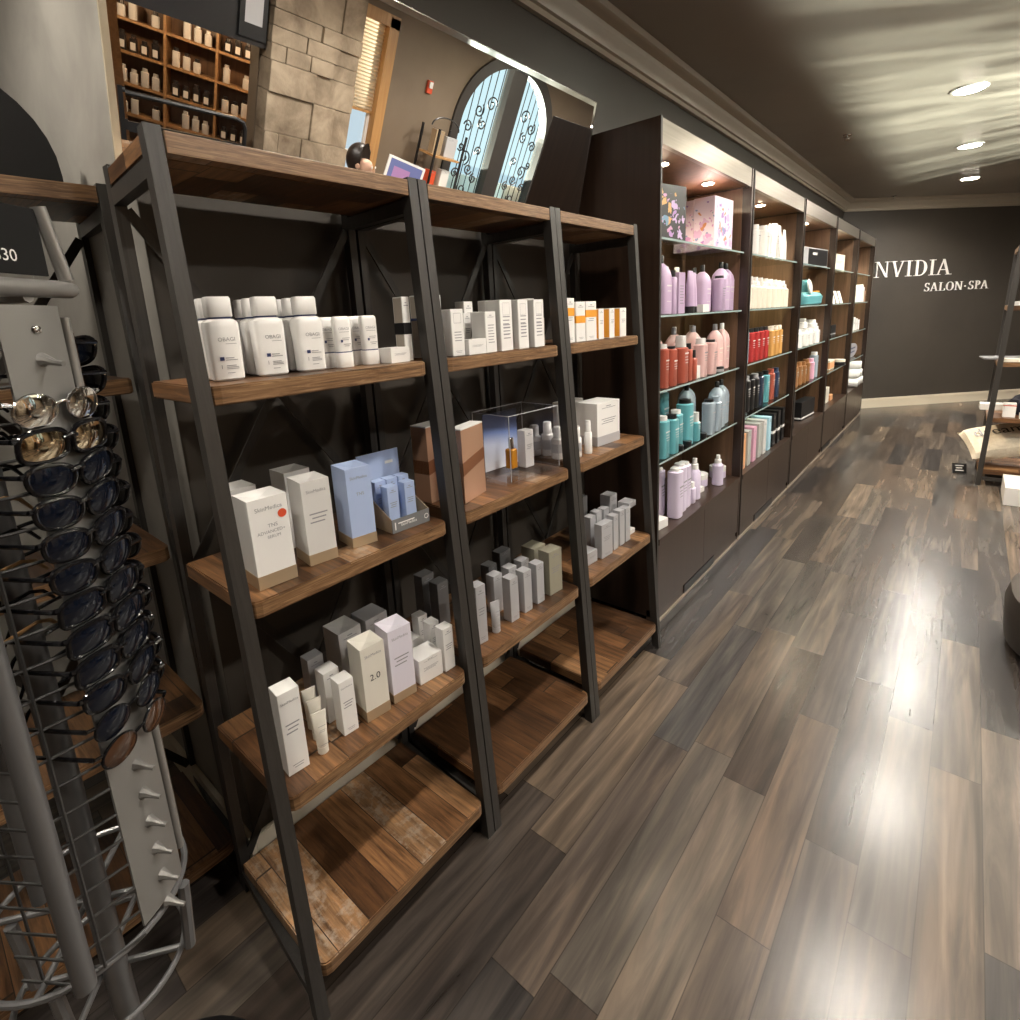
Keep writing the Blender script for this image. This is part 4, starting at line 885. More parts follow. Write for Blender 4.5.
def peg(dist, lat, z, rz):
    bm = bmesh.new(); tube(bm, [(dist - .001, lat, z), (dist + .006, lat, z - .0005), (dist + .016, lat, z - .004), (dist + .027, lat, z - .006)], [.010, .0065, .004, .0035], 8)
    obj('peg', finish(bm, 'pg', True), SILVER, t, rot=(0, 0, rz))
panel(PF, -.043, .043, RZ + .015, 1.545, 0, SILVER)
for z in [1.477] + [.868 - .052 * i for i in range(6)]: peg(PF, 0, z, 0)
obj('screw', lathe([(0, .006), (.002, .005), (.003, .002)], 12), CHROME, t, (PF + .001, 0, 1.515), (0, PI / 2, 0))
WIRE = M('dark_steel_wire', (.10, .10, .10), .35, .8)
SIDE = M('smoky_side_plate', (.16, .12, .095), .12, .5)
panel(.080, -.098, -.03, .66, 1.51, PI / 2, SIDE, .0)
obj('corner_post', tubes([[(TN, -HW, RZ), (TN, -HW, 1.555)]], .0135, 12), TUBEM, t)
obj('edge_tube', tubes([[(PF - .008, .052, RZ + .055), (PF - .008, .052, 1.53)]], .0065, 10), SILVER, t)
obj('rear_post', tubes([[(-.10, 0, RZ), (-.10, 0, 1.555)]], .0135, 12), TUBEM, t)
W, W2 = [], []; z = 1.404 - .0445 * 18
while z < 1.53:
    W.append([(TN, -HW + .012, z), (PF - .004, -.045, z)]); W2.append([(TN - .012, -HW, z), (-.020, -HW + .002, z)]); z += .0445
wz = (RZ + .004, 1.535); W.append([(.090, -.090, wz[0]), (.090, -.090, wz[1])]); W2.append([(.01, -HW + .004, wz[0]), (.01, -HW + .004, wz[1])])
obj('wire_grid', tubes(W, .0022, 6), WIRE, t); obj('wire_grid', tubes(W2, .0022, 6), WIRE, t)
for nm, z, r in (('ring_shelf', RZ, .138), ('lower_ring', .46, .118)):
    ring = obj(nm, tubes([[(r * math.cos(a * PI / 24), r * math.sin(a * PI / 24), z) for a in range(48)]], .005, 8, True), TUBEM, t, (-.020, 0, 0))
    obj('ring_spoke', tubes([[(0, 0, z), (r * math.cos(a), r * math.sin(a), z)] for a in (.3, .3 + PI / 2, .3 + PI, .3 + 1.5 * PI)], .005, 8), TUBEM, ring)
for a in (.3, .3 + PI / 2, .3 + PI, .3 + 1.5 * PI): obj('ring_strut', tubes([[(.125 * math.cos(a), .125 * math.sin(a), RZ - .006), (.115 * math.cos(a), .115 * math.sin(a), .466)]], .009, 8), TUBEM, t)
obj('centre_pole', tubes([[(0, 0, .03), (0, 0, 1.56)]], .018, 14), TUBEM, t)
obj('floor_base', lathe([(0, .20), (.012, .20), (.03, .17), (.034, .03)], 40), BLACK, t)
obj('top_bar', tubes([[(PF, -.13, 1.566), (PF, .060, 1.566), (PF, .069, 1.566)]], [.0115, .0115, .008], 10), SILVER, t)
obj('bar_strut', tubes([[(.0, 0, 1.556), (PF, 0, 1.556)]], .008, 8), SILVER, t)
sb = obj('price_board', box((PF - .004, -.16, 1.582), (PF, .036, 1.664), .001), MATB, t)
obj('board_frame', tubes([[(PF, .060, 1.578), (PF, .041, 1.668)]], .0085, 10), SILVER, sb)
lettering('$30', .020, SOFTW, sb, -.018, 1.597, PF + .0006)

LCACHE = {}
def lens_out(st, s):
    pts = []
    for k in range(28):
        a = 2 * PI * k / 28; c, q = math.cos(a), math.sin(a)
        if st == 'round': y, z = .026 * c, .0203 * q
        elif st == 'square': y, z = .030 * math.copysign(abs(c) ** .6, c), .0192 * math.copysign(abs(q) ** .55, q)
        else:
            y, z = .0295 * math.copysign(abs(c) ** .75, c), .0190 * math.copysign(abs(q) ** .75, q); y *= 1 + .12 * (z / .021); z += .12 * y
        pts.append((s * (y + .0345), z))
    return pts
def shades(label, face, row, zc, style, lens, frame, temple, group, out=.011, rimr=.0026, key=None):
    rz = SA + face * PI / 2; p = SCN + Matrix.Rotation(rz, 3, 'Z') @ Vector(((PF, .100, 0, .1125)[face] + out, (0, -.035, 0, -.01)[face], 0))
    t = thing('sunglasses', label, 'sunglasses', (p.x, p.y, zc), rz, group); t.rotation_euler[1] = .10
    kk = (style, rimr)
    if kk not in LCACHE:
        res = []
        for s in (-1, 1):
            o = lens_out(style, s); bm = bmesh.new(); cy = s * .0345
            def bul(y, z): return .0055 * (1 - (((y - cy) / .03) ** 2 + (z / .026) ** 2)) - abs(y) * .12
            rings = []
            for f in (1., .8, .55, .3): rings.append([bm.verts.new((bul(cy + (y - cy) * f, z * f), cy + (y - cy) * f, z * f)) for y, z in o])
            for A, B in zip(rings, rings[1:]):
                for i in range(28): bm.faces.new((A[i], A[(i + 1) % 28], B[(i + 1) % 28], B[i]))
            bm.faces.new(rings[-1]); res.append(finish(bm, 'lens', True))
        bm = bmesh.new()
        for s in (-1, 1): tube(bm, [(bul2 - .0, y, z) for y, z in lens_out(style, s) for bul2 in (-abs(y) * .12,)], rimr, 8, True)
        tube(bm, [(-.001, -.010, .006), (.001, 0, .009), (-.001, .010, .006)], rimr, 8)
        for s in (-1, 1): tube(bm, [(-.0075, s * .060, .011), (-.011, s * .069, .012)], rimr * 1.1, 6)
        res.append(finish(bm, 'rim', True))
        for s in (-1, 1):
            bm = bmesh.new(); tube(bm, [(-.011, s * .069, .012), (-.05, s * .070, .010), (-.10, s * .068, .006), (-.118, s * .066, -.004), (-.132, s * .064, -.024)], [.0032, .0030, .0026, .0028, .002], 6); res.append(finish(bm, 'temple', True))
        LCACHE[kk] = res
    r = LCACHE[kk]
    def inst(nm, me, mat):
        o = bpy.data.objects.new(nm, me); COL.objects.link(o); o.parent = t
        if not me.materials: me.materials.append(mat)
        o.material_slots[0].link = 'OBJECT'; o.material_slots[0].material = mat
    inst('frame', r[2], frame); inst('lens', r[0], lens); inst('lens', r[1], lens); inst('temple', r[3], temple); inst('temple', r[4], temple)
FR = [('round', LENSS, CHROME, 'silver mirrored round'), ('square', LENSM, BLKGL, 'gold mirrored'), ('way', LENSD, BLKGL, 'blue-black lensed'), ('way', LENSD, BLKGL, 'dark wayfarer-shaped'), ('way', LENSD, BLKGL, 'dark thick-rimmed'),
      ('way', LENSD, BLKGL, 'glossy black'), ('square', LENSD, BLKGL, 'broad square black'), ('square', LENSD, BLKGL, 'wide black'), ('square', LENSD, BLKGL, 'large dark'), ('way', LENSD, BLKGL, 'plain black'), ('round', LENSD, BLKGL, 'round black'), ('round', LENSB, BLKGL, 'amber brown round')]
for i, (st_, ln, fr, nm) in enumerate(FR):
    shades('%s sunglasses, %s from the top of the peg panel facing the room' % (nm, ORD[i]), 0, i, 1.416 - .0445 * i, st_, ln, fr, fr, 'sunglasses on the stand facing the room', .013 + .0015 * (i > 5) * (i - 5) * .6, .0022 if st_ == 'round' else .0034)
for i in range(13):
    shades('dark sunglasses turned to the ladder racks, %s from the top' % ORD[i], 1, i, 1.4827 - .0445 * i, 'way', LENSD if i < 8 else LENSB, BLKGL, BLKGL, 'sunglasses on the side towards the racks', .016 + .006 * (i % 2), .0034)
for i in range(8):
    shades('dark sunglasses with tan temples, %s on the outer side of the stand' % ORD[i], 3, i, 1.4227 - .0445 * i, 'way', LENSD, BLKGL, TORT if i in (3, 5, 7) else BLKGL, 'sunglasses on the outer side of the stand', .019, .0034)
# black arched board on the alcove rack
t = thing('arched_board', 'black arch-topped board standing on the alcove rack', 'board', (-1.76, .27, 1.838), -.25)
obj('board_face', poly([(-.34, 0), (.13, 0)] + [(-.105 + .235 * math.cos(a * PI / 18), .055 + .235 * math.sin(a * PI / 18)) for a in range(19)], .02), MATB, t)
obj('easel_leg', box((-.07, -.08, 0), (-.022, -.04, .10)), BLACK, t)

# ------------------------------------------------------------------ things by the far rack
G4 = [.128, .55, .985, 1.405]
t = thing('pillow', 'natural linen pillow with black script on the far ladder rack', 'pillow', (.285, 5.85, G4[0] + .19), .25)
bm = bmesh.new(); N = 14; gr = []
for s in (1, -1):
    for i in range(N + 1):
        for j in range(N + 1):
            a, b = i / N * 2 - 1, j / N * 2 - 1
            th = .075 * ((1 - a ** 4) * (1 - b ** 4)) ** .5; pin = 1 - .06 * (1 - a * a) * (abs(b) > .9) - .06 * (1 - b * b) * (abs(a) > .9)
            gr.append(bm.verts.new((a * .235 * pin, b * .185 * pin, s * th)))
for s in range(2):
    for i in range(N):
        for j in range(N):
            k = s * (N + 1) ** 2 + i * (N + 1) + j; bm.faces.new([gr[q] for q in (k, k + 1, k + N + 2, k + N + 1)])
bmesh.ops.remove_doubles(bm, verts=bm.verts, dist=.0005); pm = finish(bm, 'pillow', True)
obj('cushion', pm, LINEN, t, rot=(.42, -.22, 0))
tm = textmesh('dream', .13).copy(); tm.transform(Matrix(((0, 1, 0, 0), (0, 0, 1, 0), (1, 0, 0, 0), (0, 0, 0, 1)))); 
o = obj('script_lettering', tm, BLACK, t, (.0, .0, .0), (.42, -.22, 0))
for v in tm.vertices: v.co.z = .0835; 
t = thing('price_tag', 'small black price tag propped on the floor by the far rack', 'tag', (.055, 5.88, .002), -PI / 2 + .3)
obj('tag_board', box((-.004, -.05, 0), (0, .05, .085), .001), BLACK, t, rot=(0, -.35, 0)); obj('tag_writing', lines([(-.03, .03, .062, .008), (-.025, .02, .042, .008), (-.03, .03, .02, .008)], .0006), SOFTW, t, rot=(0, -.35, 0))
gift('white box platform on the floor in front of the far rack', 'display_plinth', .31 + .45, 5.30, 0, 0, .40, .13, .45, WHITE)
t = thing('small_photo_frame', 'small black framed photo standing on the white platform', 'frame', (.47, 5.22, .1325), PI + .6)
obj('frame_body', box((-.012, -.06, 0), (0, .06, .17)), BLACK, t); obj('photo', lines([(-.045, .045, .02, .13)], .0008), SILVC, t)
def rk(name, label, cat, x, y, z, lo, hi, mat, rz=0., bev=.002, group=None): return tag(obj(name, box(lo, hi, bev), mat, None, (x, y, z + .001), (0, 0, rz)), label, cat, group)
def bundle(name, label, x, y, z, a, b, h, mat):
    bm = bmesh.new(); bmesh.ops.create_icosphere(bm, subdivisions=3, radius=1.)
    for v in bm.verts:
        f = 1 + .14 * math.sin(7 * v.co.x + 3 * v.co.y) * math.cos(6 * v.co.z + 2 * v.co.y); v.co = Vector((v.co.x * a * f, v.co.y * b * f, (max(v.co.z, -.75) + .75) / 1.75 * h * f))
    tag(obj(name, finish(bm, 'cl', True), mat, None, (x, y, z + .001)), label, 'clothing')
bundle('folded_scarf', 'black folded scarf on the fourth board of the far rack', .475, 5.76, G4[2], .085, .14, .13, FABRIC); bundle('folded_scarf', 'navy folded scarf behind the white box on the far rack', .42, 5.86, G4[1], .13, .13, .17, M('navy_cloth', (.015, .018, .035), .9))
bundle('yarn_ball', 'teal and grey woven ball behind the linen pillow', .545, 5.63, G4[0], .022, .026, .27, TEAL)
rk('magazine', 'magazine sticking out of the far rack below its second board', 'magazine', .26, 5.90, G4[2] + .001, (-.16, -.1, 0), (.1, .12, .012), DARKC, .15).rotation_euler[1] = .0
rk('flat_tray', 'cream tray on the far rack beside the black scarf', 'tray', .27, 5.64, G4[2] , (-.05, -.045, 0), (.09, .03, .025), CREAM)
gift('white box with a red line on the far rack', 'small_box', .30, 5.655, G4[1], -90, .075, .11, .06, WHITE, None, style='logo', band=(.80, .86), bandm=RED)
rk('shallow_dish', 'white shallow dish on the far rack beside the small white box', 'dish', .42, 5.640, G4[1], (-.06, -.035, 0), (.09, .04, .04), SOFTW)
rk('paper_stack', 'stack of paper sheets at the far end of the far rack', 'paper', .27, 6.03, G4[1], (-.14, -.06, 0), (.1, .06, .05), SOFTW, .05)
rk('paper_pad', 'white paper pad on the topmost product board of the far rack', 'paper', .31, 5.70, G4[3], (-.09, -.08, 0), (.12, .1, .03), SOFTW, .1)

# leather ottoman at the edge of the aisle
t = thing('ottoman', 'dark brown leather ottoman standing on the plank floor', 'ottoman', (.56, 3.0, 0), 0)
obj('cushion_body', loft([(.03, .29, .29), (.05, .315, .315), (.19, .325, .325), (.255, .31, .31), (.285, .26, .26), (.295, .1, .1)], 40, 2.6), LEATH, t)
for sx in (-1, 1):
    for sy in (-1, 1): obj('foot', lathe([(0, .018), (.0295, .025)], 12), BLACK, t, (sx * .17, sy * .17, 0))
# ------------------------------------------------------------------ what the mirror shows of the room
t = thing('fire_detector', 'red and white fire alarm on the taupe wall in the mirror', 'alarm', (XR - .001, 4.44, 2.13), PI)
obj('alarm_body', box((0, -.035, 0), (.03, .035, .12), .006), RED, t); obj('strobe', box((.0305, -.02, .05), (.045, .025, .11), .006), SOFTW, t)
t = thing('etagere', 'black metal shelf with small boxes beside the arched door in the mirror', 'shelf', (2.25, 4.58, 0), PI)
for sx in (-.14, .14):
    for sy in (-.2, .2): obj('upright', box((sx - .01, sy - .01, 0), (sx + .01, sy + .01, 1.86)), BLACK, t)
for z in (.4, .9, 1.28, 1.60): obj('shelf', box((-.129, -.189, z - .02), (.129, .189, z)), OAK, t)
obj('top_hoop', tubes([[(0, -.2 * math.cos(a * PI / 10), 1.87 + .10 * math.sin(a * PI / 10)) for a in range(11)]], .008, 6), BLACK, t)
for i, (y, z, w, h, m_) in enumerate(((-.1, 1.60, .16, .20, SILVC), (.09, 1.60, .12, .24, BAND), (-.11, 1.28, .12, .18, GREYC), (.08, 1.28, .10, .15, RED), (-.06, .90, .2, .2, GREYC))):
    gift('small box on the black metal shelf, %s counting from its top' % ORD[i], 'display_box', 2.25 - .04, 4.58 - y, z, 180, w, h, .08, m_, 'boxes on the black metal shelf', style='logo')
t = thing('guard_rail', 'black steel rail in front of the warm lit bookcase in the mirror', 'rail', (2.40, 1.62, 0), 0)
obj('upper_rail', tubes([[(0, -.9, 1.46), (0, .80, 1.46), (0, .86, 1.44), (0, .88, 1.40), (0, .88, 0)]], .018, 8), BLACK, t); obj('lower_rail', box((-.015, -.9, 1.20), (.015, .86, 1.27)), BLACK, t); obj('rail_post', box((-.015, -.93, 0), (.015, -.9, 1.48)), BLACK, t)
t = thing('wall_pictures', 'framed picture on the black overhead panel in the mirror', 'picture', (XR - .102, 2.50, 2.06), PI)
t.name = 'framed_picture'
obj('frame_body', box((0, -.11, 0), (.02, .11, .42), .002), BLACK, t); obj('picture_sheet', lines([(-.07, .07, .1, .24)], .0205), SILVC, t)
BA = PI + math.radians(30); BC = Vector((4.40, 2.62, 0))
t = thing('bookcase', 'honey wood bookcase full of bottles reflected in the mirror', 'bookcase', BC, BA)
bz = (.70, .98, 1.26, 1.54, 1.82, 2.10)
obj('back_panel', box((-.17, -.93, .0), (-.15, .93, 2.3)), LITWD, t)
for z in bz: obj('shelf', box((-.149, -.93, z - .025), (.10, .93, z)), PINE, t)
for y in (-.93, -.465, 0, .465, .93): obj('upright', box((-.149, y - .012, 0), (.11, y + .012, 2.3)), PINE, t)
BWH, BDK = M('bookcase_white_label', (.55, .56, .58), .4), M('bookcase_dark_bottle', (.02, .018, .02), .3)
for r_, z in enumerate(bz[1:5]):
    for b_ in range(4):
        for k in range(4):
            if (b_ * 2 + k + r_ * 3) % 9 == 4: continue
            p = BC + Matrix.Rotation(BA, 3, 'Z') @ Vector((.04, .93 - .465 * b_ - .09 - .095 * k, 0))
            o = slim('%s bottle %s of the honey bookcase, %s bay, %s place' % (('dark', 'white', 'pale')[(b_ + r_) % 3], ('on the second board', 'on the third board', 'on the fourth board', 'on the fifth board')[r_], ORD[b_], ORD[k]), p.x, p.y, z, .13 + .02 * ((k * 5 + b_ * 3 + r_) % 3), .068, (BDK, BWH, BWH)[(b_ + r_) % 3], (BDK, BDK, SILVC)[(b_ + r_) % 3], 'bottles on the honey bookcase', 'boxed_bottle', .03)
            o.rotation_euler[2] = BA
            if (b_ + r_) % 3 == 0: obj('label_print', mk('bklab', lambda: box((.0295, -.022, .02), (.0302, .022, .085))), BWH, o)
for i, y in enumerate((1.9, 2.55, 3.1)):
    t = thing('pendant_lamp', 'warm pendant lamp by the honey bookcase, %s in the row' % ORD[i], 'lamp', (4.62 - .5 * y + .35, y, 2.12), 0, 'warm pendant lamps')
    obj('lamp_shade', lathe([(0, .10), (.07, .06), (.10, .02)], 20), BRONZED, t); obj('bulb', lathe([(-.012, .02), (-.0005, .06)], 16), glow('bulb_glow', (1, .72, .38), 12.), t); obj('cord', tubes([[(0, 0, .10), (0, 0, ZC - 2.12)]], .004, 6), BLACK, t)
    l = bpy.data.lights.new('pendant_light', 'POINT'); l.energy = 15; l.color = (1, .68, .38); l.shadow_soft_size = .06
    lo = bpy.data.objects.new('pendant_light', l); COL.objects.link(lo); lo.location = (4.97 - .5 * y, y, 2.09)

t = thing('reception_counter', 'dark reception counter below the window in the mirror', 'counter', (1.85, 3.75, 0), PI)
obj('counter_body', box((-.25, -.45, 0), (.22, .45, 1.06)), ESP, t); obj('counter_top', box((-.28, -.48, 1.0605), (.28, .48, 1.10), .004), OAK, t)
t = thing('monitor', 'white framed monitor with violet picture reflected low in the mirror', 'monitor', (1.78, 3.72, 1.101), math.radians(200))
obj('screen_frame', box((-.02, -.19, .16), (0, .19, .43), .004), SOFTW, t, rot=(.12, 0, 0)); obj('screen', lines([(-.165, .165, .185, .225)], .0006), M('violet_screen', (.05, .05, .1), .2, emis=(.25, .28, .55), estr=.5), t, rot=(.12, 0, 0)); obj('screen_motif', lines([(-.05, .12, .20, .15)], .0012), M('mauve_screen', (.1, .06, .1), .2, emis=(.6, .3, .55), estr=.6), t, rot=(.12, 0, 0))
obj('monitor_stand', boxes([((-.06, -.02, .006), (-.03, .02, .25)), ((-.12, -.1, 0), (.04, .1, .006))]), SILVC, t)

# person standing by the window, seen only in the mirror
pr = thing('person', 'person with dark hair and white blouse reflected low in the mirror', 'person', (1.20, 2.85, -.0), math.radians(150)); pr.scale = (.98,) * 3
def skinned(name, verts, edges, radii, mat, parent, lv=2):
    me = bpy.data.meshes.new(name); me.from_pydata(verts, edges, []); o = obj(name, me, mat, parent)
    md = o.modifiers.new('skin', 'SKIN'); md.use_smooth_shade = True
    for v, r in zip(me.skin_vertices[0].data, radii): v.radius = r if isinstance(r, tuple) else (r, r)
    me.skin_vertices[0].data[0].use_root = True
    s = o.modifiers.new('sub', 'SUBSURF'); s.levels = lv; s.render_levels = lv
    return o
V = [(0, 0, .90), (0, 0, 1.05), (0, 0, 1.22), (0, 0, 1.33), (.01, 0, 1.40), (.02, 0, 1.46), (.025, 0, 1.54), (.01, 0, 1.60)]
Rr = [(.15, .10), (.125, .085), (.15, .09), (.11, .07), (.048, .048), (.06, .065), (.075, .09), (.055, .065)]
Eg = [(i, i + 1) for i in range(7)]
for s in (-1, 1):
    b = len(V); V += [(0, s * .17, 1.32), (-.01, s * .21, 1.08), (.10, s * .19, .88), (.17, s * .17, .86)]; Rr += [.052, .042, .030, .026]; Eg += [(3, b), (b, b + 1), (b + 1, b + 2), (b + 2, b + 3)]
    for q in range(4): V.append((.225 + .012 * (q in (1, 2)), s * (.145 + .017 * q), .85)); Rr.append(.008); Eg.append((b + 3, len(V) - 1))
    V.append((.19, s * .125, .87)); Rr.append(.009); Eg.append((b + 3, len(V) - 1))
    b = len(V); V += [(0, s * .085, .85), (.015, s * .09, .48), (-.01, s * .09, .08), (.13, s * .10, .035)]; Rr += [.085, .058, .038, .03]; Eg += [(0, b), (b, b + 1), (b + 1, b + 2), (b + 2, b + 3)]
skinned('body', V, Eg, Rr, SKIN, pr)
skinned('blouse', [(0, 0, .88), (0, 0, 1.05), (0, 0, 1.22), (0, 0, 1.33), (.005, 0, 1.375), (0, -.175, 1.32), (-.01, -.212, 1.12), (0, .175, 1.32), (-.01, .212, 1.12)], [(0, 1), (1, 2), (2, 3), (3, 4), (3, 5), (5, 6), (3, 7), (7, 8)], [(.165, .115), (.14, .10), (.165, .105), (.125, .085), (.06, .06), .066, .056, .066, .056], BLOUSE, pr)
Vt = [(0, 0, .93)]; Et = []; Rt = [(.165, .115)]
for s in (-1, 1): b = len(Vt); Vt += [(0, s * .085, .83), (.015, s * .09, .48), (-.01, s * .09, .10)]; Rt += [.098, .072, .055]; Et += [(0, b), (b, b + 1), (b + 1, b + 2)]
skinned('trousers', Vt, Et, Rt, TROUS, pr)
bm = bmesh.new(); bmesh.ops.create_uvsphere(bm, u_segments=24, v_segments=16, radius=1.)
for v in bm.verts:
    f = v.co.x; v.co = Vector((v.co.x * .108 - .022, v.co.y * .100, v.co.z * .125 + 1.575))
    if f > .45: v.co.x -= .05 * (f - .45) * 3; v.co.z += .03
obj('hair', finish(bm, 'hair', True), HAIR, pr)
fc = []
for s in (-1, 1): obj('eye', lathe([(-.004, .006), (0, .011), (.004, .006)], 10), SOFTW, pr, (.108, s * .032, 1.555), (0, PI / 2, 0)); obj('ear', lathe([(-.006, .014), (0, .022), (.006, .014)], 10), SKIN, pr, (.015, s * .092, 1.535), (PI / 2, 0, 0))
obj('nose', lathe([(-.018, .013), (0, .010), (.02, .004)], 8), SKIN, pr, (.115, 0, 1.525), (0, .25, 0)); obj('mouth', box((.103, -.022, 1.482), (.112, .022, 1.490), .002), RED, pr)

# ------------------------------------------------------------------ lettering on the far wall (built strokes, serif)
def serif(ch):
    # outlines in a unit-high cell; returns (polygons, advance)
    T, n, s = .125, .05, .045                                     # thick stem, thin stroke, serif height
    q = lambda *p: list(p)
    def stem(x, w=T): return [q((x, 0), (x + w, 0), (x + w, 1), (x, 1))]
    def ser(x0, x1, z): return [q((x0, z), (x1, z), (x1, z + s * .8), (x0, z + s * .8))]
    def diag(x0, x1, w, z0=0., z1=1.): return [q((x0, z0), (x0 + w, z0), (x1 + w, z1), (x1, z1))]
    def bowl(cx, cz, a, b, ta, tb, t0, t1, k=22):
        out = []
        for i in range(k):
            A, B = t0 + (t1 - t0) * i / k, t0 + (t1 - t0) * (i + 1) / k
            f = lambda u, e: (cx + (a - e * ta * abs(math.cos(u)) - e * tb * .0) * math.cos(u), cz + (b - e * tb * abs(math.sin(u))) * math.sin(u))
            out.append(q(f(A, 0), f(B, 0), f(B, 1), f(A, 1)))
        return out
    if ch == 'N': return stem(.12, n) + stem(.74, n) + diag(.68, .10, T + .02, 0, 1) + ser(.0, .30, 0) + ser(0, .2, 1 - s) + ser(.62, .92, 1 - s), .97
    if ch == 'V': return diag(.34, .06, T) + diag(.38, .68, n) + ser(-.04, .32, 1 - s) + ser(.56, .86, 1 - s), .84
    if ch == 'I': return stem(.14) + ser(.02, .41, 0) + ser(.02, .41, 1 - s), .47
    if ch == 'D': return stem(.13) + ser(.01, .4, 0) + ser(.01, .4, 1 - s) + bowl(.34, .5, .46, .5, .16, .05, -PI / 2, PI / 2), .88
    if ch == 'A': return diag(.05, .35, n) + diag(.65, .31, T) + [q((.18, .30), (.62, .30), (.60, .35), (.19, .35))] + ser(-.06, .22, 0) + ser(.56, .92, 0), .88
    if ch == 'S': return bowl(.30, .74, .235, .26, .10, .06, .35, PI * 1.5) + bowl(.30, .26, .27, .26, .12, .06, -PI + .45, PI / 2) + [q((.49, .74), (.53, .74), (.53, .98), (.49, .98)), q((.03, .02), (.07, .02), (.07, .28), (.03, .28))], .64
    if ch == 'L': return stem(.13) + ser(.01, .66, 0) + ser(.01, .40, 1 - s) + [q((.62, 0), (.66, 0), (.70, .26), (.66, .26))], .72
    if ch == 'O': return bowl(.46, .5, .43, .52, .16, .05, 0, 2 * PI, 40), .94
    if ch == 'P': return stem(.13) + ser(.01, .42, 0) + ser(.01, .35, 1 - s) + bowl(.30, .73, .31, .27, .14, .05, -PI / 2, PI / 2), .66
    if ch == '.': return [[(.10 + .07 * math.cos(a * PI / 6), .42 + .07 * math.sin(a * PI / 6)) for a in range(12)]], .36
    return [], .34
wt = thing('sign_lettering', 'raised white serif salon lettering on the charcoal far wall', 'lettering', (-.655, B2(-.655) - .003, 1.79), math.radians(45 - 90))
def word(txt, size, x0, z0, gap):
    x = x0; kx = 1.14
    for ch in txt:
        pg, adv = serif(ch); bm = bmesh.new()
        for p in pg:
            a = [bm.verts.new((.012, x + u * size * kx, z0 + v * size)) for u, v in p]; b = [bm.verts.new((0, x + u * size * kx, z0 + v * size)) for u, v in p]
            bm.faces.new(a); bm.faces.new(b[::-1])
            for i in range(len(p)): bm.faces.new((a[i], b[i], b[(i + 1) % len(p)], a[(i + 1) % len(p)]))
        if pg: obj('letter', finish(bm, 'letter'), M('letter_white', (.88, .86, .82), .4), wt)
        else: bm.free()
        x += adv * size * kx + gap
# along-wall axis: local +y runs to the right seen from the room
word('NVIDIA', .205, -.585, 0, .012); word('SALON', .112, .165, -.212, .010); word('.', .112, .165 + .588, -.212, 0); word('SPA', .112, .165 + .650, -.212, .010)

# ------------------------------------------------------------------ ceiling fittings and light
CANS = [(-.155, 1.35), (-.155, 3.08), (-.155, 4.87), (-.16, 6.62), (-.168, 8.40), (1.35, 1.35), (1.35, 3.08), (1.35, 4.87), (1.35, 6.62), (1.35, 8.4), (-.155, -.5), (-1.64, -.22)]  # the second row, off to the right, is unseen and added for ambient fill
for i, (x, y) in enumerate(CANS):
    if i < 5:
        nm = 'recessed ceiling downlight above the aisle, %s from the camera end' % ORD[i]
        t = thing('recessed_downlight', nm, 'ceiling light', (x, y, ZC - .001), 0, 'recessed ceiling downlights')
    else:
        t = thing('recessed_downlight', 'added ceiling downlight over the unseen side, %s' % ORD[i - 5], 'ceiling light', (x, y, ZC - .001), 0, 'recessed ceiling downlights')
    obj('trim_ring', lathe([(-.008, .085), (-.004, .098), (-.0005, .10)], 32), SOFTW, t); obj('lamp_lens', lathe([(-.0105, .066), (-.0085, .078)], 32), LAMPG, t)
    l = bpy.data.lights.new('downlight_beam', 'SPOT'); l.energy = (60, 78, 100, 150, 175)[i] if i < 5 else 22 if i == 10 else 30 if i > 10 else 85 if i < 8 else 150; l.spot_size = 2.7; l.spot_blend = .6; l.color = (1, .955, .89); l.shadow_soft_size = .07
    lo = bpy.data.objects.new('downlight_beam', l); COL.objects.link(lo); lo.location = (x, y, ZC - .014)
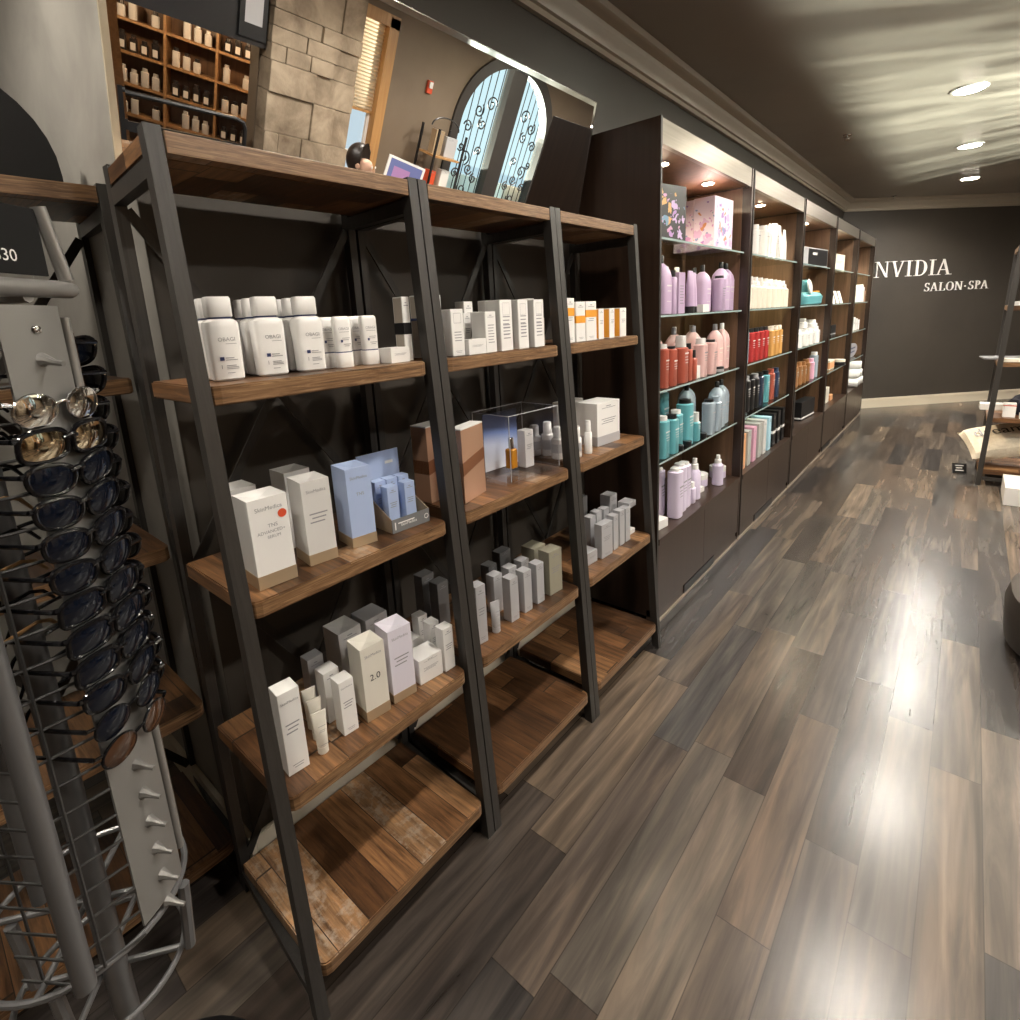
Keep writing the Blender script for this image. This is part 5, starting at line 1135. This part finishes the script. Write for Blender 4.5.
for i, (x, y) in enumerate(((-.90, 5.36), (-.92, 8.9))):
    t = thing('sprinkler_head', 'small ceiling sprinkler, %s along the ceiling' % ('near one', 'one by the lettered wall')[i], 'sprinkler', (x, y, ZC - .001), 0, 'ceiling sprinklers')
    obj('escutcheon', lathe([(-.006, .03), (-.0005, .034)], 16), CHROME, t); obj('deflector', lathe([(-.034, .02), (-.031, .02), (-.0305, .006), (-.0065, .006)], 12), CHROME, t)
# spots added outside the arched door to throw the bright patch onto the ceiling
for i, (y, e) in enumerate(((4.8, 5200), (5.35, 4100), (5.9, 3700), (6.7, 4900), (7.5, 6000), (8.3, 11000))):
    l = bpy.data.lights.new('ceiling_patch_spot', 'SPOT'); l.energy = e; l.spot_size = .62; l.spot_blend = .3; l.color = (1, .80, .63); l.shadow_soft_size = .06
    lo = bpy.data.objects.new('ceiling_patch_spot', l); COL.objects.link(lo); lo.location = (6.0, y, .2)
    lo.rotation_euler = (Vector((2.5, ac, 1.85)) - Vector((6., y, .2))).to_track_quat('-Z', 'Y').to_euler()
w = bpy.data.worlds.new('sky'); SC.world = w; w.use_nodes = True
w.node_tree.nodes['Background'].inputs['Color'].default_value = (.88, .95, 1., 1); w.node_tree.nodes['Background'].inputs['Strength'].default_value = .8

# ------------------------------------------------------------------ camera
cam = bpy.data.cameras.new('camera'); co = bpy.data.objects.new('camera', cam); COL.objects.link(co)
yaw, pitch, roll = .7073058, .213745, -.0500745
cy_, sy_, cp, sp, cr, sr = math.cos(yaw), math.sin(yaw), math.cos(pitch), math.sin(pitch), math.cos(roll), math.sin(roll)
Mw = Matrix(((cy_, sy_, 0), (0, 0, -1), (-sy_, cy_, 0)))
Pm = Matrix(((1, 0, 0), (0, cp, -sp), (0, sp, cp))); Rm = Matrix(((cr, -sr, 0), (sr, cr, 0), (0, 0, 1)))
RR = Rm @ Pm @ Mw
co.matrix_world = Matrix.Translation((0, 0, 1.5)) @ Matrix((RR[0], -RR[1], -RR[2])).transposed().to_4x4()
cam.sensor_fit = 'HORIZONTAL'; cam.sensor_width = 36.; cam.lens = 538.06 / 1020 * 36; cam.shift_x = 0; cam.shift_y = -(510 - 434.98) / 1020; cam.clip_start = .02; cam.clip_end = 100
SC.camera = co
SC.view_settings.view_transform = 'Standard'; SC.view_settings.look = 'None'; SC.view_settings.gamma = 1.; SC.view_settings.exposure = .28; SC.view_settings.use_curve_mapping = False
